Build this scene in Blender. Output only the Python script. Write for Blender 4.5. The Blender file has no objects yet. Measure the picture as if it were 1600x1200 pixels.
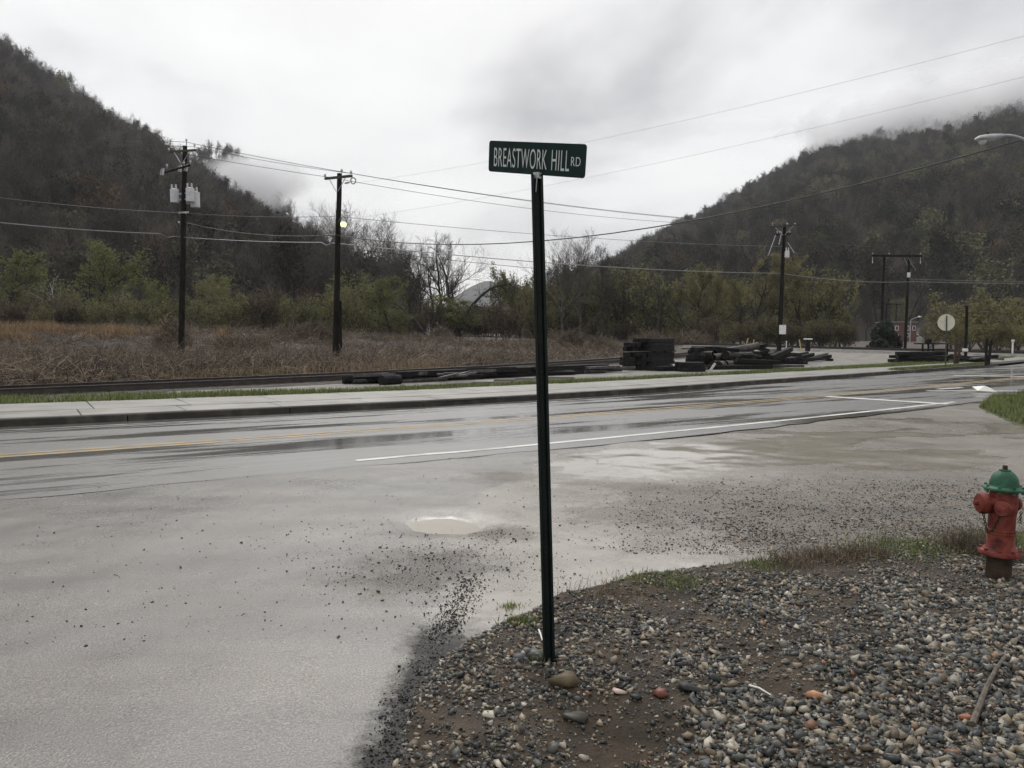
import bpy, math, random
import numpy as np
from mathutils import Vector, Matrix, Euler

R = math.radians
SC = bpy.context.scene
COL = SC.collection
FPX, EYE = 1230.0, 1.6
PITCH = math.atan(75 / FPX)

# ------------------------------------------------------------------ camera
cam_data = bpy.data.cameras.new('camera')
cam_data.sensor_width = 36.0
cam_data.lens = 36.0 * FPX / 1600.0
cam_data.clip_start = 0.05
cam_data.clip_end = 20000
cam = bpy.data.objects.new('camera', cam_data)
COL.objects.link(cam)
cam.location = (0, 0, EYE)
cam.rotation_euler = (math.pi / 2 - PITCH, 0, 0)
SC.camera = cam

# ------------------------------------------------------------------ world: overcast sky
SUN_EL, SUN_AZ = R(50), R(-12)
world = bpy.data.worlds.new('World')
SC.world = world
world.use_nodes = True
nt = world.node_tree
nt.nodes.clear()
def wn(t, **k):
    n = nt.nodes.new(t)
    for a, b in k.items():
        setattr(n, a, b)
    return n
sky = wn('ShaderNodeTexSky', sky_type='NISHITA', sun_disc=False, sun_elevation=SUN_EL, sun_rotation=SUN_AZ)
sky.air_density = 1.0
sky.dust_density = 4.0
skym = wn('ShaderNodeVectorMath', operation='SCALE')
skym.inputs['Scale'].default_value = 0.08
nt.links.new(sky.outputs[0], skym.inputs[0])
tc = wn('ShaderNodeTexCoord')
sep = wn('ShaderNodeSeparateXYZ')
nt.links.new(tc.outputs['Generated'], sep.inputs[0])
# project the direction on a flat cloud deck so that the cloud texture recedes as a real ceiling
zc = wn('ShaderNodeMath', operation='ADD'); zc.inputs[1].default_value = 0.22
nt.links.new(sep.outputs['Z'], zc.inputs[0])
zm = wn('ShaderNodeMath', operation='MAXIMUM'); zm.inputs[1].default_value = 0.1
nt.links.new(zc.outputs[0], zm.inputs[0])
inv = wn('ShaderNodeMath', operation='DIVIDE'); inv.inputs[0].default_value = 1.0
nt.links.new(zm.outputs[0], inv.inputs[1])
vs = wn('ShaderNodeVectorMath', operation='SCALE')
nt.links.new(tc.outputs['Generated'], vs.inputs[0]); nt.links.new(inv.outputs[0], vs.inputs['Scale'])
mp = wn('ShaderNodeMapping'); mp.inputs['Location'].default_value = (7.3, 2.2, 1.0); mp.inputs['Scale'].default_value = (1.0, 1.0, 0.3)
nt.links.new(vs.outputs[0], mp.inputs[0])
n1 = wn('ShaderNodeTexNoise'); n1.inputs['Scale'].default_value = 0.95; n1.inputs['Detail'].default_value = 6; n1.inputs['Roughness'].default_value = 0.52; n1.inputs['Distortion'].default_value = 0.35
nt.links.new(mp.outputs[0], n1.inputs['Vector'])
cr = wn('ShaderNodeValToRGB')
cr.color_ramp.elements[0].position = 0.36; cr.color_ramp.elements[0].color = (0.77, 0.775, 0.765, 1)
cr.color_ramp.elements[1].position = 0.70; cr.color_ramp.elements[1].color = (0.34, 0.34, 0.355, 1)
e = cr.color_ramp.elements.new(0.50); e.color = (0.69, 0.69, 0.69, 1)
nt.links.new(n1.outputs['Fac'], cr.inputs[0])
mixw = wn('ShaderNodeMix', data_type='RGBA'); mixw.inputs['Factor'].default_value = 0.9
nt.links.new(skym.outputs[0], mixw.inputs['A']); nt.links.new(cr.outputs[0], mixw.inputs['B'])
bg = wn('ShaderNodeBackground'); bg.inputs['Strength'].default_value = 1.0
nt.links.new(mixw.outputs['Result'], bg.inputs[0])
wo = wn('ShaderNodeOutputWorld'); nt.links.new(bg.outputs[0], wo.inputs[0])

sun_d = bpy.data.lights.new('sun', 'SUN')
sun_d.energy = 1.4
sun_d.angle = R(50)
sun_d.color = (1.0, 0.97, 0.93)
sun = bpy.data.objects.new('sun', sun_d)
COL.objects.link(sun)
sun.rotation_euler = (-(math.pi / 2 - SUN_EL), 0, -SUN_AZ)

SC.view_settings.view_transform = 'Standard'
SC.view_settings.look = 'None'
SC.view_settings.exposure = 0.48
SC.view_settings.gamma = 1.0
SC.view_settings.use_curve_mapping = False
cy = SC.cycles
cy.use_denoising = True
cy.max_bounces = 8
cy.diffuse_bounces = 3
cy.glossy_bounces = 3
cy.transparent_max_bounces = 8
cy.volume_bounces = 8
cy.volume_max_steps = 128
cy.use_adaptive_sampling = True
cy.adaptive_threshold = 0.015

# ------------------------------------------------------------------ geometry of the view (for siting things on the ground)
def ray(px, py):
    u = (px - 800) / FPX; v = (600 - py) / FPX
    return Vector((u, math.cos(PITCH) + v * math.sin(PITCH), -math.sin(PITCH) + v * math.cos(PITCH)))
def gp(px, py, z=0.0):
    d = ray(px, py); t = (z - EYE) / d.z
    return Vector((d.x * t, d.y * t, z))
def at(px, py, Y):
    d = ray(px, py); t = Y / d.y
    return Vector((d.x * t, Y, EYE + d.z * t))

# ------------------------------------------------------------------ materials
def mat(name, cols, scale=3.0, rough=0.7, bump=0.0, bscale=None, rvar=0.0, detail=5, spec=0.5, stretch=None, attr=None, metallic=0.0, coords='pos', bdist=0.02, avar=0.35):
    """procedural material: noise-ramped colour, noise roughness, noise bump"""
    m = bpy.data.materials.new(name)
    m.use_nodes = True
    t = m.node_tree; t.nodes.clear()
    N = t.nodes.new; L = t.links.new
    out = N('ShaderNodeOutputMaterial'); b = N('ShaderNodeBsdfPrincipled')
    L(b.outputs[0], out.inputs[0])
    if coords == 'pos':
        g = N('ShaderNodeNewGeometry'); vec = g.outputs['Position']
    elif coords == 'uv':
        g = N('ShaderNodeUVMap'); vec = g.outputs[0]
    else:
        g = N('ShaderNodeTexCoord'); vec = g.outputs['Object']
    if stretch:
        mpp = N('ShaderNodeMapping'); mpp.inputs['Scale'].default_value = stretch
        L(vec, mpp.inputs[0]); vec = mpp.outputs[0]
    n = N('ShaderNodeTexNoise'); n.inputs['Scale'].default_value = scale; n.inputs['Detail'].default_value = detail; n.inputs['Roughness'].default_value = 0.6
    L(vec, n.inputs['Vector'])
    ramp = N('ShaderNodeValToRGB')
    k = len(cols)
    while len(ramp.color_ramp.elements) < k:
        ramp.color_ramp.elements.new(0.5)
    for i, c in enumerate(cols):
        el = ramp.color_ramp.elements[i]
        el.position = 0.3 + 0.4 * i / max(1, k - 1)
        el.color = (c[0], c[1], c[2], 1)
    L(n.outputs['Fac'], ramp.inputs[0])
    colout = ramp.outputs[0]
    if attr:
        a = N('ShaderNodeAttribute'); a.attribute_name = attr
        mx = N('ShaderNodeMix'); mx.data_type = 'RGBA'; mx.blend_type = 'MULTIPLY'; mx.inputs['Factor'].default_value = 1.0
        va = N('ShaderNodeValToRGB')
        va.color_ramp.elements[0].position = 0.3; va.color_ramp.elements[0].color = (1 - avar, 1 - avar, 1 - avar, 1)
        va.color_ramp.elements[1].position = 0.7; va.color_ramp.elements[1].color = (1 + avar, 1 + avar, 1 + avar, 1)
        L(n.outputs['Fac'], va.inputs[0])
        L(a.outputs['Color'], mx.inputs['A']); L(va.outputs[0], mx.inputs['B'])
        colout = mx.outputs['Result']
    L(colout, b.inputs['Base Color'])
    b.inputs['Roughness'].default_value = rough
    b.inputs['Specular IOR Level'].default_value = spec
    b.inputs['Metallic'].default_value = metallic
    if rvar:
        n2 = N('ShaderNodeTexNoise'); n2.inputs['Scale'].default_value = scale * 0.6; n2.inputs['Detail'].default_value = 4
        L(vec, n2.inputs['Vector'])
        mr = N('ShaderNodeMapRange'); mr.inputs['From Min'].default_value = 0.3; mr.inputs['From Max'].default_value = 0.7
        mr.inputs['To Min'].default_value = max(0.02, rough - rvar); mr.inputs['To Max'].default_value = min(1, rough + rvar)
        L(n2.outputs['Fac'], mr.inputs[0]); L(mr.outputs[0], b.inputs['Roughness'])
    if bump:
        n3 = N('ShaderNodeTexNoise'); n3.inputs['Scale'].default_value = bscale or scale * 4; n3.inputs['Detail'].default_value = 6; n3.inputs['Roughness'].default_value = 0.65
        L(vec, n3.inputs['Vector'])
        bp = N('ShaderNodeBump'); bp.inputs['Strength'].default_value = bump; bp.inputs['Distance'].default_value = bdist
        L(n3.outputs['Fac'], bp.inputs['Height']); L(bp.outputs[0], b.inputs['Normal'])
    return m

M = {}
M['creosote'] = mat('creosote_timber', [(0.007, 0.007, 0.008), (0.014, 0.013, 0.013), (0.03, 0.027, 0.024)], 6, 0.75, 0.5, 40, 0.1, stretch=(1, 1, 3), spec=0.15)
M['plank'] = mat('weathered_plank', [(0.02, 0.019, 0.018), (0.06, 0.055, 0.05), (0.13, 0.12, 0.11)], 5, 0.6, 0.4, 40)
M['logbark'] = mat('treated_log', [(0.015, 0.0135, 0.0115), (0.04, 0.036, 0.03), (0.085, 0.078, 0.068)], 4, 0.55, 0.5, 30)
M['pole'] = mat('pole_wood', [(0.007, 0.006, 0.0055), (0.014, 0.012, 0.01), (0.028, 0.024, 0.02)], 4, 0.9, 0.5, 25, stretch=(3, 3, 0.5), spec=0.1)
M['arm'] = mat('mossy_crossarm', [(0.02, 0.018, 0.014), (0.045, 0.042, 0.03), (0.08, 0.09, 0.04)], 5, 0.8, 0.4, 20)
M['galv'] = mat('galvanised_steel', [(0.28, 0.29, 0.30), (0.38, 0.39, 0.40), (0.46, 0.47, 0.47)], 6, 0.45, 0.05, 30, metallic=0.4)
M['can'] = mat('transformer_paint', [(0.45, 0.46, 0.47), (0.58, 0.59, 0.6), (0.66, 0.67, 0.68)], 3, 0.4, 0.05, 20)
M['ceramic'] = mat('insulator_porcelain', [(0.4, 0.4, 0.41), (0.55, 0.55, 0.56)], 8, 0.25)
M['wire'] = mat('wire_sheath', [(0.012, 0.012, 0.013), (0.025, 0.025, 0.026)], 4, 0.5)
M['wirelight'] = mat('bare_wire', [(0.16, 0.16, 0.16), (0.26, 0.26, 0.255)], 4, 0.4, metallic=0.3)
M['rail'] = mat('rail_steel', [(0.012, 0.010, 0.009), (0.03, 0.022, 0.018), (0.055, 0.04, 0.03)], 5, 0.5, 0.2, 30)
M['railhead'] = mat('rail_head', [(0.12, 0.11, 0.105), (0.2, 0.19, 0.185)], 5, 0.3, metallic=0.6)
M['rust'] = mat('rusty_beam', [(0.025, 0.014, 0.010), (0.05, 0.026, 0.018), (0.08, 0.04, 0.026)], 4, 0.8, 0.3, 30)
M['white'] = mat('white_paint', [(0.5, 0.5, 0.49), (0.68, 0.68, 0.66), (0.76, 0.76, 0.75)], 4, 0.5)
M['whiteplastic'] = mat('white_sheet', [(0.6, 0.59, 0.53), (0.74, 0.73, 0.68)], 3, 0.45, 0.1, 10)
M['signback'] = mat('aluminium_sign_back', [(0.46, 0.45, 0.36), (0.58, 0.57, 0.46), (0.62, 0.61, 0.5)], 4, 0.5)
M['steelpost'] = mat('dull_steel_post', [(0.035, 0.032, 0.028), (0.07, 0.065, 0.055)], 5, 0.6)
M['yellow'] = mat('yellow_stake', [(0.45, 0.34, 0.12), (0.6, 0.47, 0.2)], 5, 0.6)
M['signgreen'] = mat('sign_green', [(0.003, 0.016, 0.014), (0.005, 0.022, 0.019), (0.008, 0.03, 0.025)], 9, 0.6, 0.03, 60, 0.08, spec=0.2)
M['postgreen'] = mat('post_green', [(0.0025, 0.006, 0.005), (0.004, 0.011, 0.009), (0.008, 0.016, 0.013)], 8, 0.55, 0.15, 50, 0.1, spec=0.25)
M['letter'] = mat('sign_lettering', [(0.5, 0.53, 0.52), (0.6, 0.63, 0.62)], 30, 0.4)
M['hydred'] = mat('hydrant_red', [(0.045, 0.012, 0.009), (0.165, 0.029, 0.02), (0.24, 0.075, 0.055)], 14, 0.6, 0.25, 60, 0.12, spec=0.25)
M['hydgreen'] = mat('hydrant_green', [(0.012, 0.05, 0.03), (0.024, 0.10, 0.056), (0.06, 0.15, 0.095)], 14, 0.55, 0.2, 60, 0.1, spec=0.3)
M['hyddark'] = mat('hydrant_iron', [(0.018, 0.012, 0.009), (0.04, 0.027, 0.02), (0.07, 0.05, 0.035)], 12, 0.8, 0.4, 60, spec=0.15)
M['brick'] = mat('red_brick', [(0.085, 0.035, 0.028), (0.12, 0.046, 0.037)], 2, 0.8, 0.2, 8)
M['roofgrey'] = mat('grey_roof', [(0.12, 0.12, 0.12), (0.2, 0.2, 0.2)], 2, 0.8)
M['glass'] = mat('window_glass', [(0.03, 0.035, 0.04), (0.06, 0.065, 0.07)], 2, 0.1)
M['barkdark'] = mat('bark_dark', [(0.008, 0.007, 0.006), (0.016, 0.014, 0.012), (0.03, 0.026, 0.022)], 2, 0.9)
M['barkbrown'] = mat('bark_brown', [(0.022, 0.017, 0.013), (0.04, 0.032, 0.025), (0.06, 0.05, 0.04)], 2, 0.9)
M['barkgrey'] = mat('bark_grey', [(0.05, 0.045, 0.038), (0.085, 0.078, 0.066), (0.13, 0.12, 0.10)], 2, 0.9)
M['barkpale'] = mat('bark_pale', [(0.12, 0.11, 0.095), (0.24, 0.225, 0.2), (0.38, 0.37, 0.34)], 1.5, 0.8)
M['leafgreen'] = mat('spring_leaf', [(0.085, 0.09, 0.034), (0.145, 0.15, 0.056), (0.22, 0.225, 0.09)], 0.9, 0.6)
M['leafolive'] = mat('olive_bud', [(0.095, 0.093, 0.042), (0.17, 0.162, 0.073), (0.25, 0.236, 0.11)], 0.9, 0.7)
M['leafgold'] = mat('golden_bud', [(0.12, 0.11, 0.05), (0.2, 0.182, 0.084), (0.29, 0.265, 0.13)], 0.8, 0.7)
M['leafbrown'] = mat('brown_bud', [(0.08, 0.064, 0.042), (0.13, 0.105, 0.07), (0.18, 0.15, 0.10)], 0.8, 0.8)
M['needle'] = mat('conifer_needle', [(0.006, 0.011, 0.006), (0.012, 0.02, 0.01), (0.022, 0.03, 0.014)], 1.2, 0.7)
M['hillsoil'] = mat('leaf_litter', [(0.022, 0.018, 0.015), (0.038, 0.03, 0.024), (0.058, 0.044, 0.034)], 0.05, 0.95, detail=9)
M['farhill'] = mat('far_wooded_slope', [(0.03, 0.03, 0.028), (0.05, 0.048, 0.042)], 0.02, 0.95, detail=9)

for k_ in ('leafgreen', 'leafolive', 'leafgold', 'leafbrown'):
    t_ = M[k_].node_tree; b_n = [n for n in t_.nodes if n.type == 'BSDF_PRINCIPLED'][0]; o_n = [n for n in t_.nodes if n.type == 'OUTPUT_MATERIAL'][0]
    tr_ = t_.nodes.new('ShaderNodeBsdfTranslucent'); mx_n = t_.nodes.new('ShaderNodeMixShader'); mx_n.inputs[0].default_value = 0.45
    t_.links.new(b_n.inputs['Base Color'].links[0].from_socket, tr_.inputs[0]); t_.links.new(b_n.outputs[0], mx_n.inputs[1]); t_.links.new(tr_.outputs[0], mx_n.inputs[2]); t_.links.new(mx_n.outputs[0], o_n.inputs[0])
    b_n.inputs['Specular IOR Level'].default_value = 0.2
# ------------------------------------------------------------------ mesh helpers
class MB:
    """collects shapes, builds ONE mesh object"""
    def __init__(s):
        s.v = []; s.f = []; s.mi = []
    def add(s, verts, faces, mi=0):
        o = len(s.v); s.v += [tuple(v) for v in verts]
        s.f += [tuple(i + o for i in f) for f in faces]; s.mi += [mi] * len(faces)
        return s
    def box(s, c, size, rot=None, bev=0.0, mi=0, jit=0.0, rng=None):
        hx, hy, hz = size[0] / 2, size[1] / 2, size[2] / 2
        if bev <= 0:
            vs = [Vector((x * hx, y * hy, z * hz)) for x in (-1, 1) for y in (-1, 1) for z in (-1, 1)]
            fs = [(0, 1, 3, 2), (4, 6, 7, 5), (0, 4, 5, 1), (2, 3, 7, 6), (0, 2, 6, 4), (1, 5, 7, 3)]
        else:
            b = bev
            ring = [(-hy + b, -hz), (hy - b, -hz), (hy, -hz + b), (hy, hz - b), (hy - b, hz), (-hy + b, hz), (-hy, hz - b), (-hy, -hz + b)]
            vs = []
            for x, k in ((-hx, 0.86), (-hx + b, 1), (hx - b, 1), (hx, 0.86)):
                vs += [Vector((x, a * k, c2 * k)) for a, c2 in ring]
            fs = [tuple(range(7, -1, -1)), tuple(range(24, 32))]
            for r in range(3):
                for i in range(8):
                    j = (i + 1) % 8
                    fs.append((r * 8 + i, r * 8 + j, r * 8 + 8 + j, r * 8 + 8 + i))
        if jit and rng:
            vs = [v + Vector((rng.uniform(-jit, jit), rng.uniform(-jit, jit), rng.uniform(-jit, jit))) for v in vs]
        if rot is not None:
            mm = rot if isinstance(rot, Matrix) else Euler(rot).to_matrix()
            vs = [mm @ v for v in vs]
        c = Vector(c)
        return s.add([v + c for v in vs], fs, mi)
    def tube(s, pts, rad, n=8, cap=True, mi=0):
        pts = [Vector(p) for p in pts]
        if not hasattr(rad, '__len__'):
            rad = [rad] * len(pts)
        vs = []; fs = []
        t0 = (pts[1] - pts[0]).normalized()
        a = t0.orthogonal().normalized()
        for i, p in enumerate(pts):
            if i == 0: t = pts[1] - pts[0]
            elif i == len(pts) - 1: t = pts[-1] - pts[-2]
            else: t = pts[i + 1] - pts[i - 1]
            t.normalize()
            a = (a - t * a.dot(t)).normalized(); bb = t.cross(a)
            for k in range(n):
                an = 2 * math.pi * k / n
                vs.append(p + (a * math.cos(an) + bb * math.sin(an)) * rad[i])
        for i in range(len(pts) - 1):
            for k in range(n):
                j = (k + 1) % n
                fs.append((i * n + k, i * n + j, i * n + n + j, i * n + n + k))
        if cap:
            fs.append(tuple(range(n - 1, -1, -1))); fs.append(tuple(range((len(pts) - 1) * n, len(pts) * n)))
        return s.add(vs, fs, mi)
    def lathe(s, prof, n=24, o=(0, 0, 0), mi=0, axis=None):
        """prof: list of (r, z); axis: optional matrix"""
        vs = []; fs = []; o = Vector(o)
        for r, z in prof:
            for k in range(n):
                a = 2 * math.pi * k / n
                v = Vector((r * math.cos(a), r * math.sin(a), z))
                if axis is not None: v = axis @ v
                vs.append(v + o)
        for i in range(len(prof) - 1):
            for k in range(n):
                j = (k + 1) % n
                fs.append((i * n + k, i * n + j, i * n + n + j, i * n + n + k))
        fs.append(tuple(range(n - 1, -1, -1))); fs.append(tuple(range((len(prof) - 1) * n, len(prof) * n)))
        return s.add(vs, fs, mi)
    def mesh(s, name, mats, smooth=False):
        me = bpy.data.meshes.new(name)
        me.from_pydata(s.v, [], s.f); me.update()
        for m in (mats if isinstance(mats, (list, tuple)) else [mats]):
            me.materials.append(M[m] if isinstance(m, str) else m)
        if any(s.mi):
            me.polygons.foreach_set('material_index', s.mi)
        if smooth:
            me.polygons.foreach_set('use_smooth', [True] * len(me.polygons))
            try:
                me.set_sharp_from_angle(angle=R(40))
            except Exception:
                pass
        return me
    def build(s, name, mats, parent=None, smooth=False):
        return link(name, s.mesh(name, mats, smooth), parent)

def link(name, me, parent=None, loc=None, rot=None, scale=None):
    o = bpy.data.objects.new(name, me); COL.objects.link(o)
    if parent is not None: o.parent = parent
    if loc is not None: o.location = loc
    if rot is not None: o.rotation_euler = rot
    if scale is not None: o.scale = scale if hasattr(scale, '__len__') else (scale,) * 3
    return o
def tag(o, label=None, cat=None, group=None, kind=None):
    if label: o['label'] = label
    if cat: o['category'] = cat
    if group: o['group'] = group
    if kind: o['kind'] = kind
    return o
def thing(name, label, cat, loc=(0, 0, 0), rz=0.0, group=None, scale=1.0):
    o = bpy.data.objects.new(name, None); COL.objects.link(o)
    o.empty_display_size = 0.2
    o.location = loc; o.rotation_euler = (0, 0, rz); o.scale = (scale,) * 3
    return tag(o, label, cat, group)

def np_mesh(name, V, F, mats, colors=None, smooth=False, mi=None):
    """V (n,3), F (m,3 or 4) numpy -> mesh"""
    V = np.ascontiguousarray(V, dtype=np.float32); F = np.ascontiguousarray(F, dtype=np.int32)
    me = bpy.data.meshes.new(name)
    k = F.shape[1]
    me.vertices.add(len(V)); me.vertices.foreach_set('co', V.ravel())
    me.loops.add(F.size); me.loops.foreach_set('vertex_index', F.ravel())
    me.polygons.add(len(F)); me.polygons.foreach_set('loop_start', np.arange(0, F.size, k, dtype=np.int32))
    me.polygons.foreach_set('loop_total', np.full(len(F), k, dtype=np.int32))
    if mi is not None: me.polygons.foreach_set('material_index', np.asarray(mi, dtype=np.int32))
    if smooth: me.polygons.foreach_set('use_smooth', np.ones(len(F), dtype=bool))
    me.update(calc_edges=True)
    if colors is not None:
        at_ = me.color_attributes.new('tint', 'FLOAT_COLOR', 'POINT')
        c4 = np.ones((len(V), 4), dtype=np.float32); c4[:, :3] = colors
        at_.data.foreach_set('color', c4.ravel())
    for m in (mats if isinstance(mats, (list, tuple)) else [mats]):
        me.materials.append(M[m] if isinstance(m, str) else m)
    return me

def seg_tubes(S, n=3):
    """S (k,8): p0 p1 r0 r1 -> frusta"""
    S = np.asarray(S, dtype=np.float64); k = len(S)
    p0, p1, r0, r1 = S[:, :3], S[:, 3:6], S[:, 6], S[:, 7]
    d = p1 - p0; d /= np.linalg.norm(d, axis=1, keepdims=True) + 1e-9
    ref = np.where(np.abs(d[:, 2:3]) < 0.9, np.array([[0, 0, 1.0]]), np.array([[1.0, 0, 0]]))
    a = np.cross(d, ref); a /= np.linalg.norm(a, axis=1, keepdims=True) + 1e-9
    b = np.cross(d, a)
    ang = 2 * np.pi * np.arange(n) / n
    ring = a[:, None, :] * np.cos(ang)[None, :, None] + b[:, None, :] * np.sin(ang)[None, :, None]
    V = np.concatenate([p0[:, None, :] + ring * r0[:, None, None], p1[:, None, :] + ring * r1[:, None, None]], axis=1).reshape(-1, 3)
    base = (np.arange(k) * 2 * n)[:, None, None]
    i = np.arange(n); j = (i + 1) % n
    q = np.stack([i, j, j + n, i + n], axis=1)[None]
    return V, (base + q).reshape(-1, 4)
def leaf_quads(P, size, rng, flat=0.0):
    k = len(P)
    a = rng.normal(size=(k, 3)); a[:, 2] *= (1 - flat); a /= np.linalg.norm(a, axis=1, keepdims=True) + 1e-9
    b = rng.normal(size=(k, 3)); b = np.cross(a, b); b /= np.linalg.norm(b, axis=1, keepdims=True) + 1e-9
    s = (size * rng.uniform(0.6, 1.4, k))[:, None]
    V = np.stack([P - a * s, P + b * s * 0.6, P + a * s, P - b * s * 0.6], axis=1).reshape(-1, 3)
    return V, np.arange(k * 4).reshape(-1, 4)
def fbm(x, y, seed=0, oct=4, base=1.0):
    """cheap value-noise fbm, vectorised"""
    x = np.asarray(x, dtype=np.float64); y = np.asarray(y, dtype=np.float64)
    tot = np.zeros_like(x); amp = 0.5; fr = base
    def h(ix, iy):
        n = np.sin(ix * 127.1 + iy * 311.7 + seed * 74.7) * 43758.5453
        return n - np.floor(n)
    for _ in range(oct):
        X = x * fr; Y = y * fr; ix = np.floor(X); iy = np.floor(Y); fx = X - ix; fy = Y - iy
        fx = fx * fx * (3 - 2 * fx); fy = fy * fy * (3 - 2 * fy)
        tot += amp * ((h(ix, iy) * (1 - fx) + h(ix + 1, iy) * fx) * (1 - fy) + (h(ix, iy + 1) * (1 - fx) + h(ix + 1, iy + 1) * fx) * fy)
        amp *= 0.5; fr *= 2.03
    return tot
def sstep(a, b, x):
    t = np.clip((np.asarray(x, dtype=np.float64) - a) / (b - a), 0, 1)
    return t * t * (3 - 2 * t)

# ------------------------------------------------------------------ the road's own axes: s along, n across (0 = far kerb at the left)
K0 = np.array([-9.0, 13.8]); DR = np.array([0.84743, 0.53090]); NR = np.array([-0.53090, 0.84743])
def cl(s):                       # centre line
    s = np.asarray(s, dtype=np.float64)
    return -4.1 + 0.0026 * np.clip(s, 0, 60) ** 2 + 0.312 * np.clip(s - 60, 0, None)
def kerb_n(s):
    return cl(s) + np.interp(s, [-40, 0, 4, 9, 15, 21, 31, 43, 80], [4.1, 4.0, 3.7, 3.42, 3.55, 4.1, 4.4, 4.1, 4.1])
def swb_n(s):                    # back edge of the sidewalk
    return kerb_n(s) + np.interp(s, [-40, 0, 8, 13, 25, 35, 80], [3.6, 3.55, 3.3, 3.2, 2.6, 2.1, 2.1])
def rp(s, n, z=0.0):
    p = K0 + DR * s + NR * n
    return Vector((p[0], p[1], z))
def to_sn(x, y):
    dx = np.asarray(x) - K0[0]; dy = np.asarray(y) - K0[1]
    return dx * DR[0] + dy * DR[1], dx * NR[0] + dy * NR[1]

# near track centre line (x as a function of y)
TY = np.array([-30, 0, 12.5, 19, 23.3, 26.5, 32.8, 41.6, 55, 75])
TX = np.array([-62, -31.5, -18.6, -12.4, -8.0, -5.0, -0.2, 5.2, 12.2, 21.5]) - 0.6
def track_x(y): return np.interp(y, TY, TX)

BU = [-3, -1.2, -0.65, -0.42, -0.2, -0.05, 0.02, 0.13, 0.2, 1, 3]
BZ = [1.9, 1.9, 1.75, 1.75, 1.35, 0.7, 0.65, 0.45, 0.35, 0.35, 0.35]
def terrain(x, y):
    x = np.asarray(x, dtype=np.float64); y = np.asarray(y, dtype=np.float64)
    s, n = to_sn(x, y)
    h = -0.03 + 0.13 * sstep(kerb_n(s) + 1.5, kerb_n(s) + 2.2, n)
    h = h - 0.2 * sstep(0.2, 0.8, cl(s) - 3.2 - n) * sstep(-33, -31, x) * sstep(25, 23, x) * sstep(-2.8, -1.5, y)   # the lot and gravel sheets lie over this hollow
    yy = np.maximum(y, 1.0)
    past = (track_x(y) - x) * 0.72                      # metres beyond the near track
    bank = np.interp(x / yy, BU, BZ)
    up = sstep(2.2, 8, past) * sstep(43, 62, y)
    fine = (fbm(x, y, 3, 4, 0.35) - 0.47) * 0.95 * sstep(2.2, 6, past)
    h = h + up * (bank - 0.1) + fine * sstep(8, 16, y)
    # long grade under the main line
    ml = main_y(x)
    e = np.interp(x, [-60, -5, 5, 12, 26, 36, 80], [1.25, 1.15, 0.85, 0.5, 0.2, 0.12, 0.1])
    h = np.where(past < 2.2, h + 0, h)
    w = sstep(16, 3.0, np.abs(y - ml)) * (x > -30)
    h = h * (1 - w) + np.maximum(h, e) * w
    return h
def main_y(x):
    return np.interp(x, [-60, -4.9, 14, 26, 36, 70], [165, 120, 92, 72, 55.5, 5])

# ------------------------------------------------------------------ ground sheet
def axis(a, b, d0, growth):
    pos = [0.0]
    st = d0
    while pos[-1] < b:
        pos.append(pos[-1] + st); st *= growth
    neg = [0.0]; st = d0
    while neg[-1] > a:
        neg.append(neg[-1] - st); st *= growth
    return np.array(sorted(set(neg + pos)))
gx = np.unique(np.clip(axis(-2560, 2560, 0.45, 1.028), -2560, 2560)); gy = np.unique(np.clip(axis(-270, 2960, 0.45, 1.028), -270, 2960))
GX, GY = np.meshgrid(gx, gy)
GZ = terrain(GX, GY)
V = np.stack([GX.ravel(), GY.ravel(), GZ.ravel()], 1)
nx, ny = len(gx), len(gy)
ii = (np.arange(ny - 1)[:, None] * nx + np.arange(nx - 1)[None, :]).ravel()
F = np.stack([ii, ii + 1, ii + nx + 1, ii + nx], 1)
M['ground'] = mat('earth_and_leaf_litter', [(0.03, 0.022, 0.017), (0.055, 0.042, 0.032), (0.085, 0.066, 0.05)], 0.5, 0.9, 0.4, 6, detail=9)
ground = link('ground', np_mesh('ground', V, F, 'ground', smooth=True))
tag(ground, 'brown earth and leaf litter spreading under the whole valley', 'ground', kind='structure')

# yard of crushed stone between the sidewalk and the tracks
M['yard'] = mat('yard_gravel', [(0.11, 0.104, 0.092), (0.185, 0.174, 0.154), (0.26, 0.244, 0.216)], 1.2, 0.85, 0.5, 14, detail=9)
def strip(name, s0, s1, ds, fn0, fn1, z0, z1, m, nn=1, jit=0.0, seed=0):
    ss = np.arange(s0, s1 + 1e-6, ds); rng = np.random.default_rng(seed)
    Vv = []; UV = []
    for s in ss:
        a, b = float(fn0(s)), float(fn1(s))
        for k in range(nn + 1):
            t = k / nn; n = a + (b - a) * t
            if k in (0, nn): n += rng.uniform(-jit, jit)
            p = rp(s, n, z0 + (z1 - z0) * t); Vv.append(p); UV.append((s, n))
    w = nn + 1
    Ff = [(i * w + k, (i + 1) * w + k, (i + 1) * w + k + 1, i * w + k + 1) for i in range(len(ss) - 1) for k in range(nn)]
    me = np_mesh(name, np.array(Vv), np.array(Ff), m)
    uvl = me.uv_layers.new(name='UVMap')
    uva = np.array(UV, dtype=np.float32); li = np.zeros(len(me.loops), dtype=np.int32); me.loops.foreach_get('vertex_index', li)
    uvl.data.foreach_set('uv', uva[li].ravel())
    return me

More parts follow.
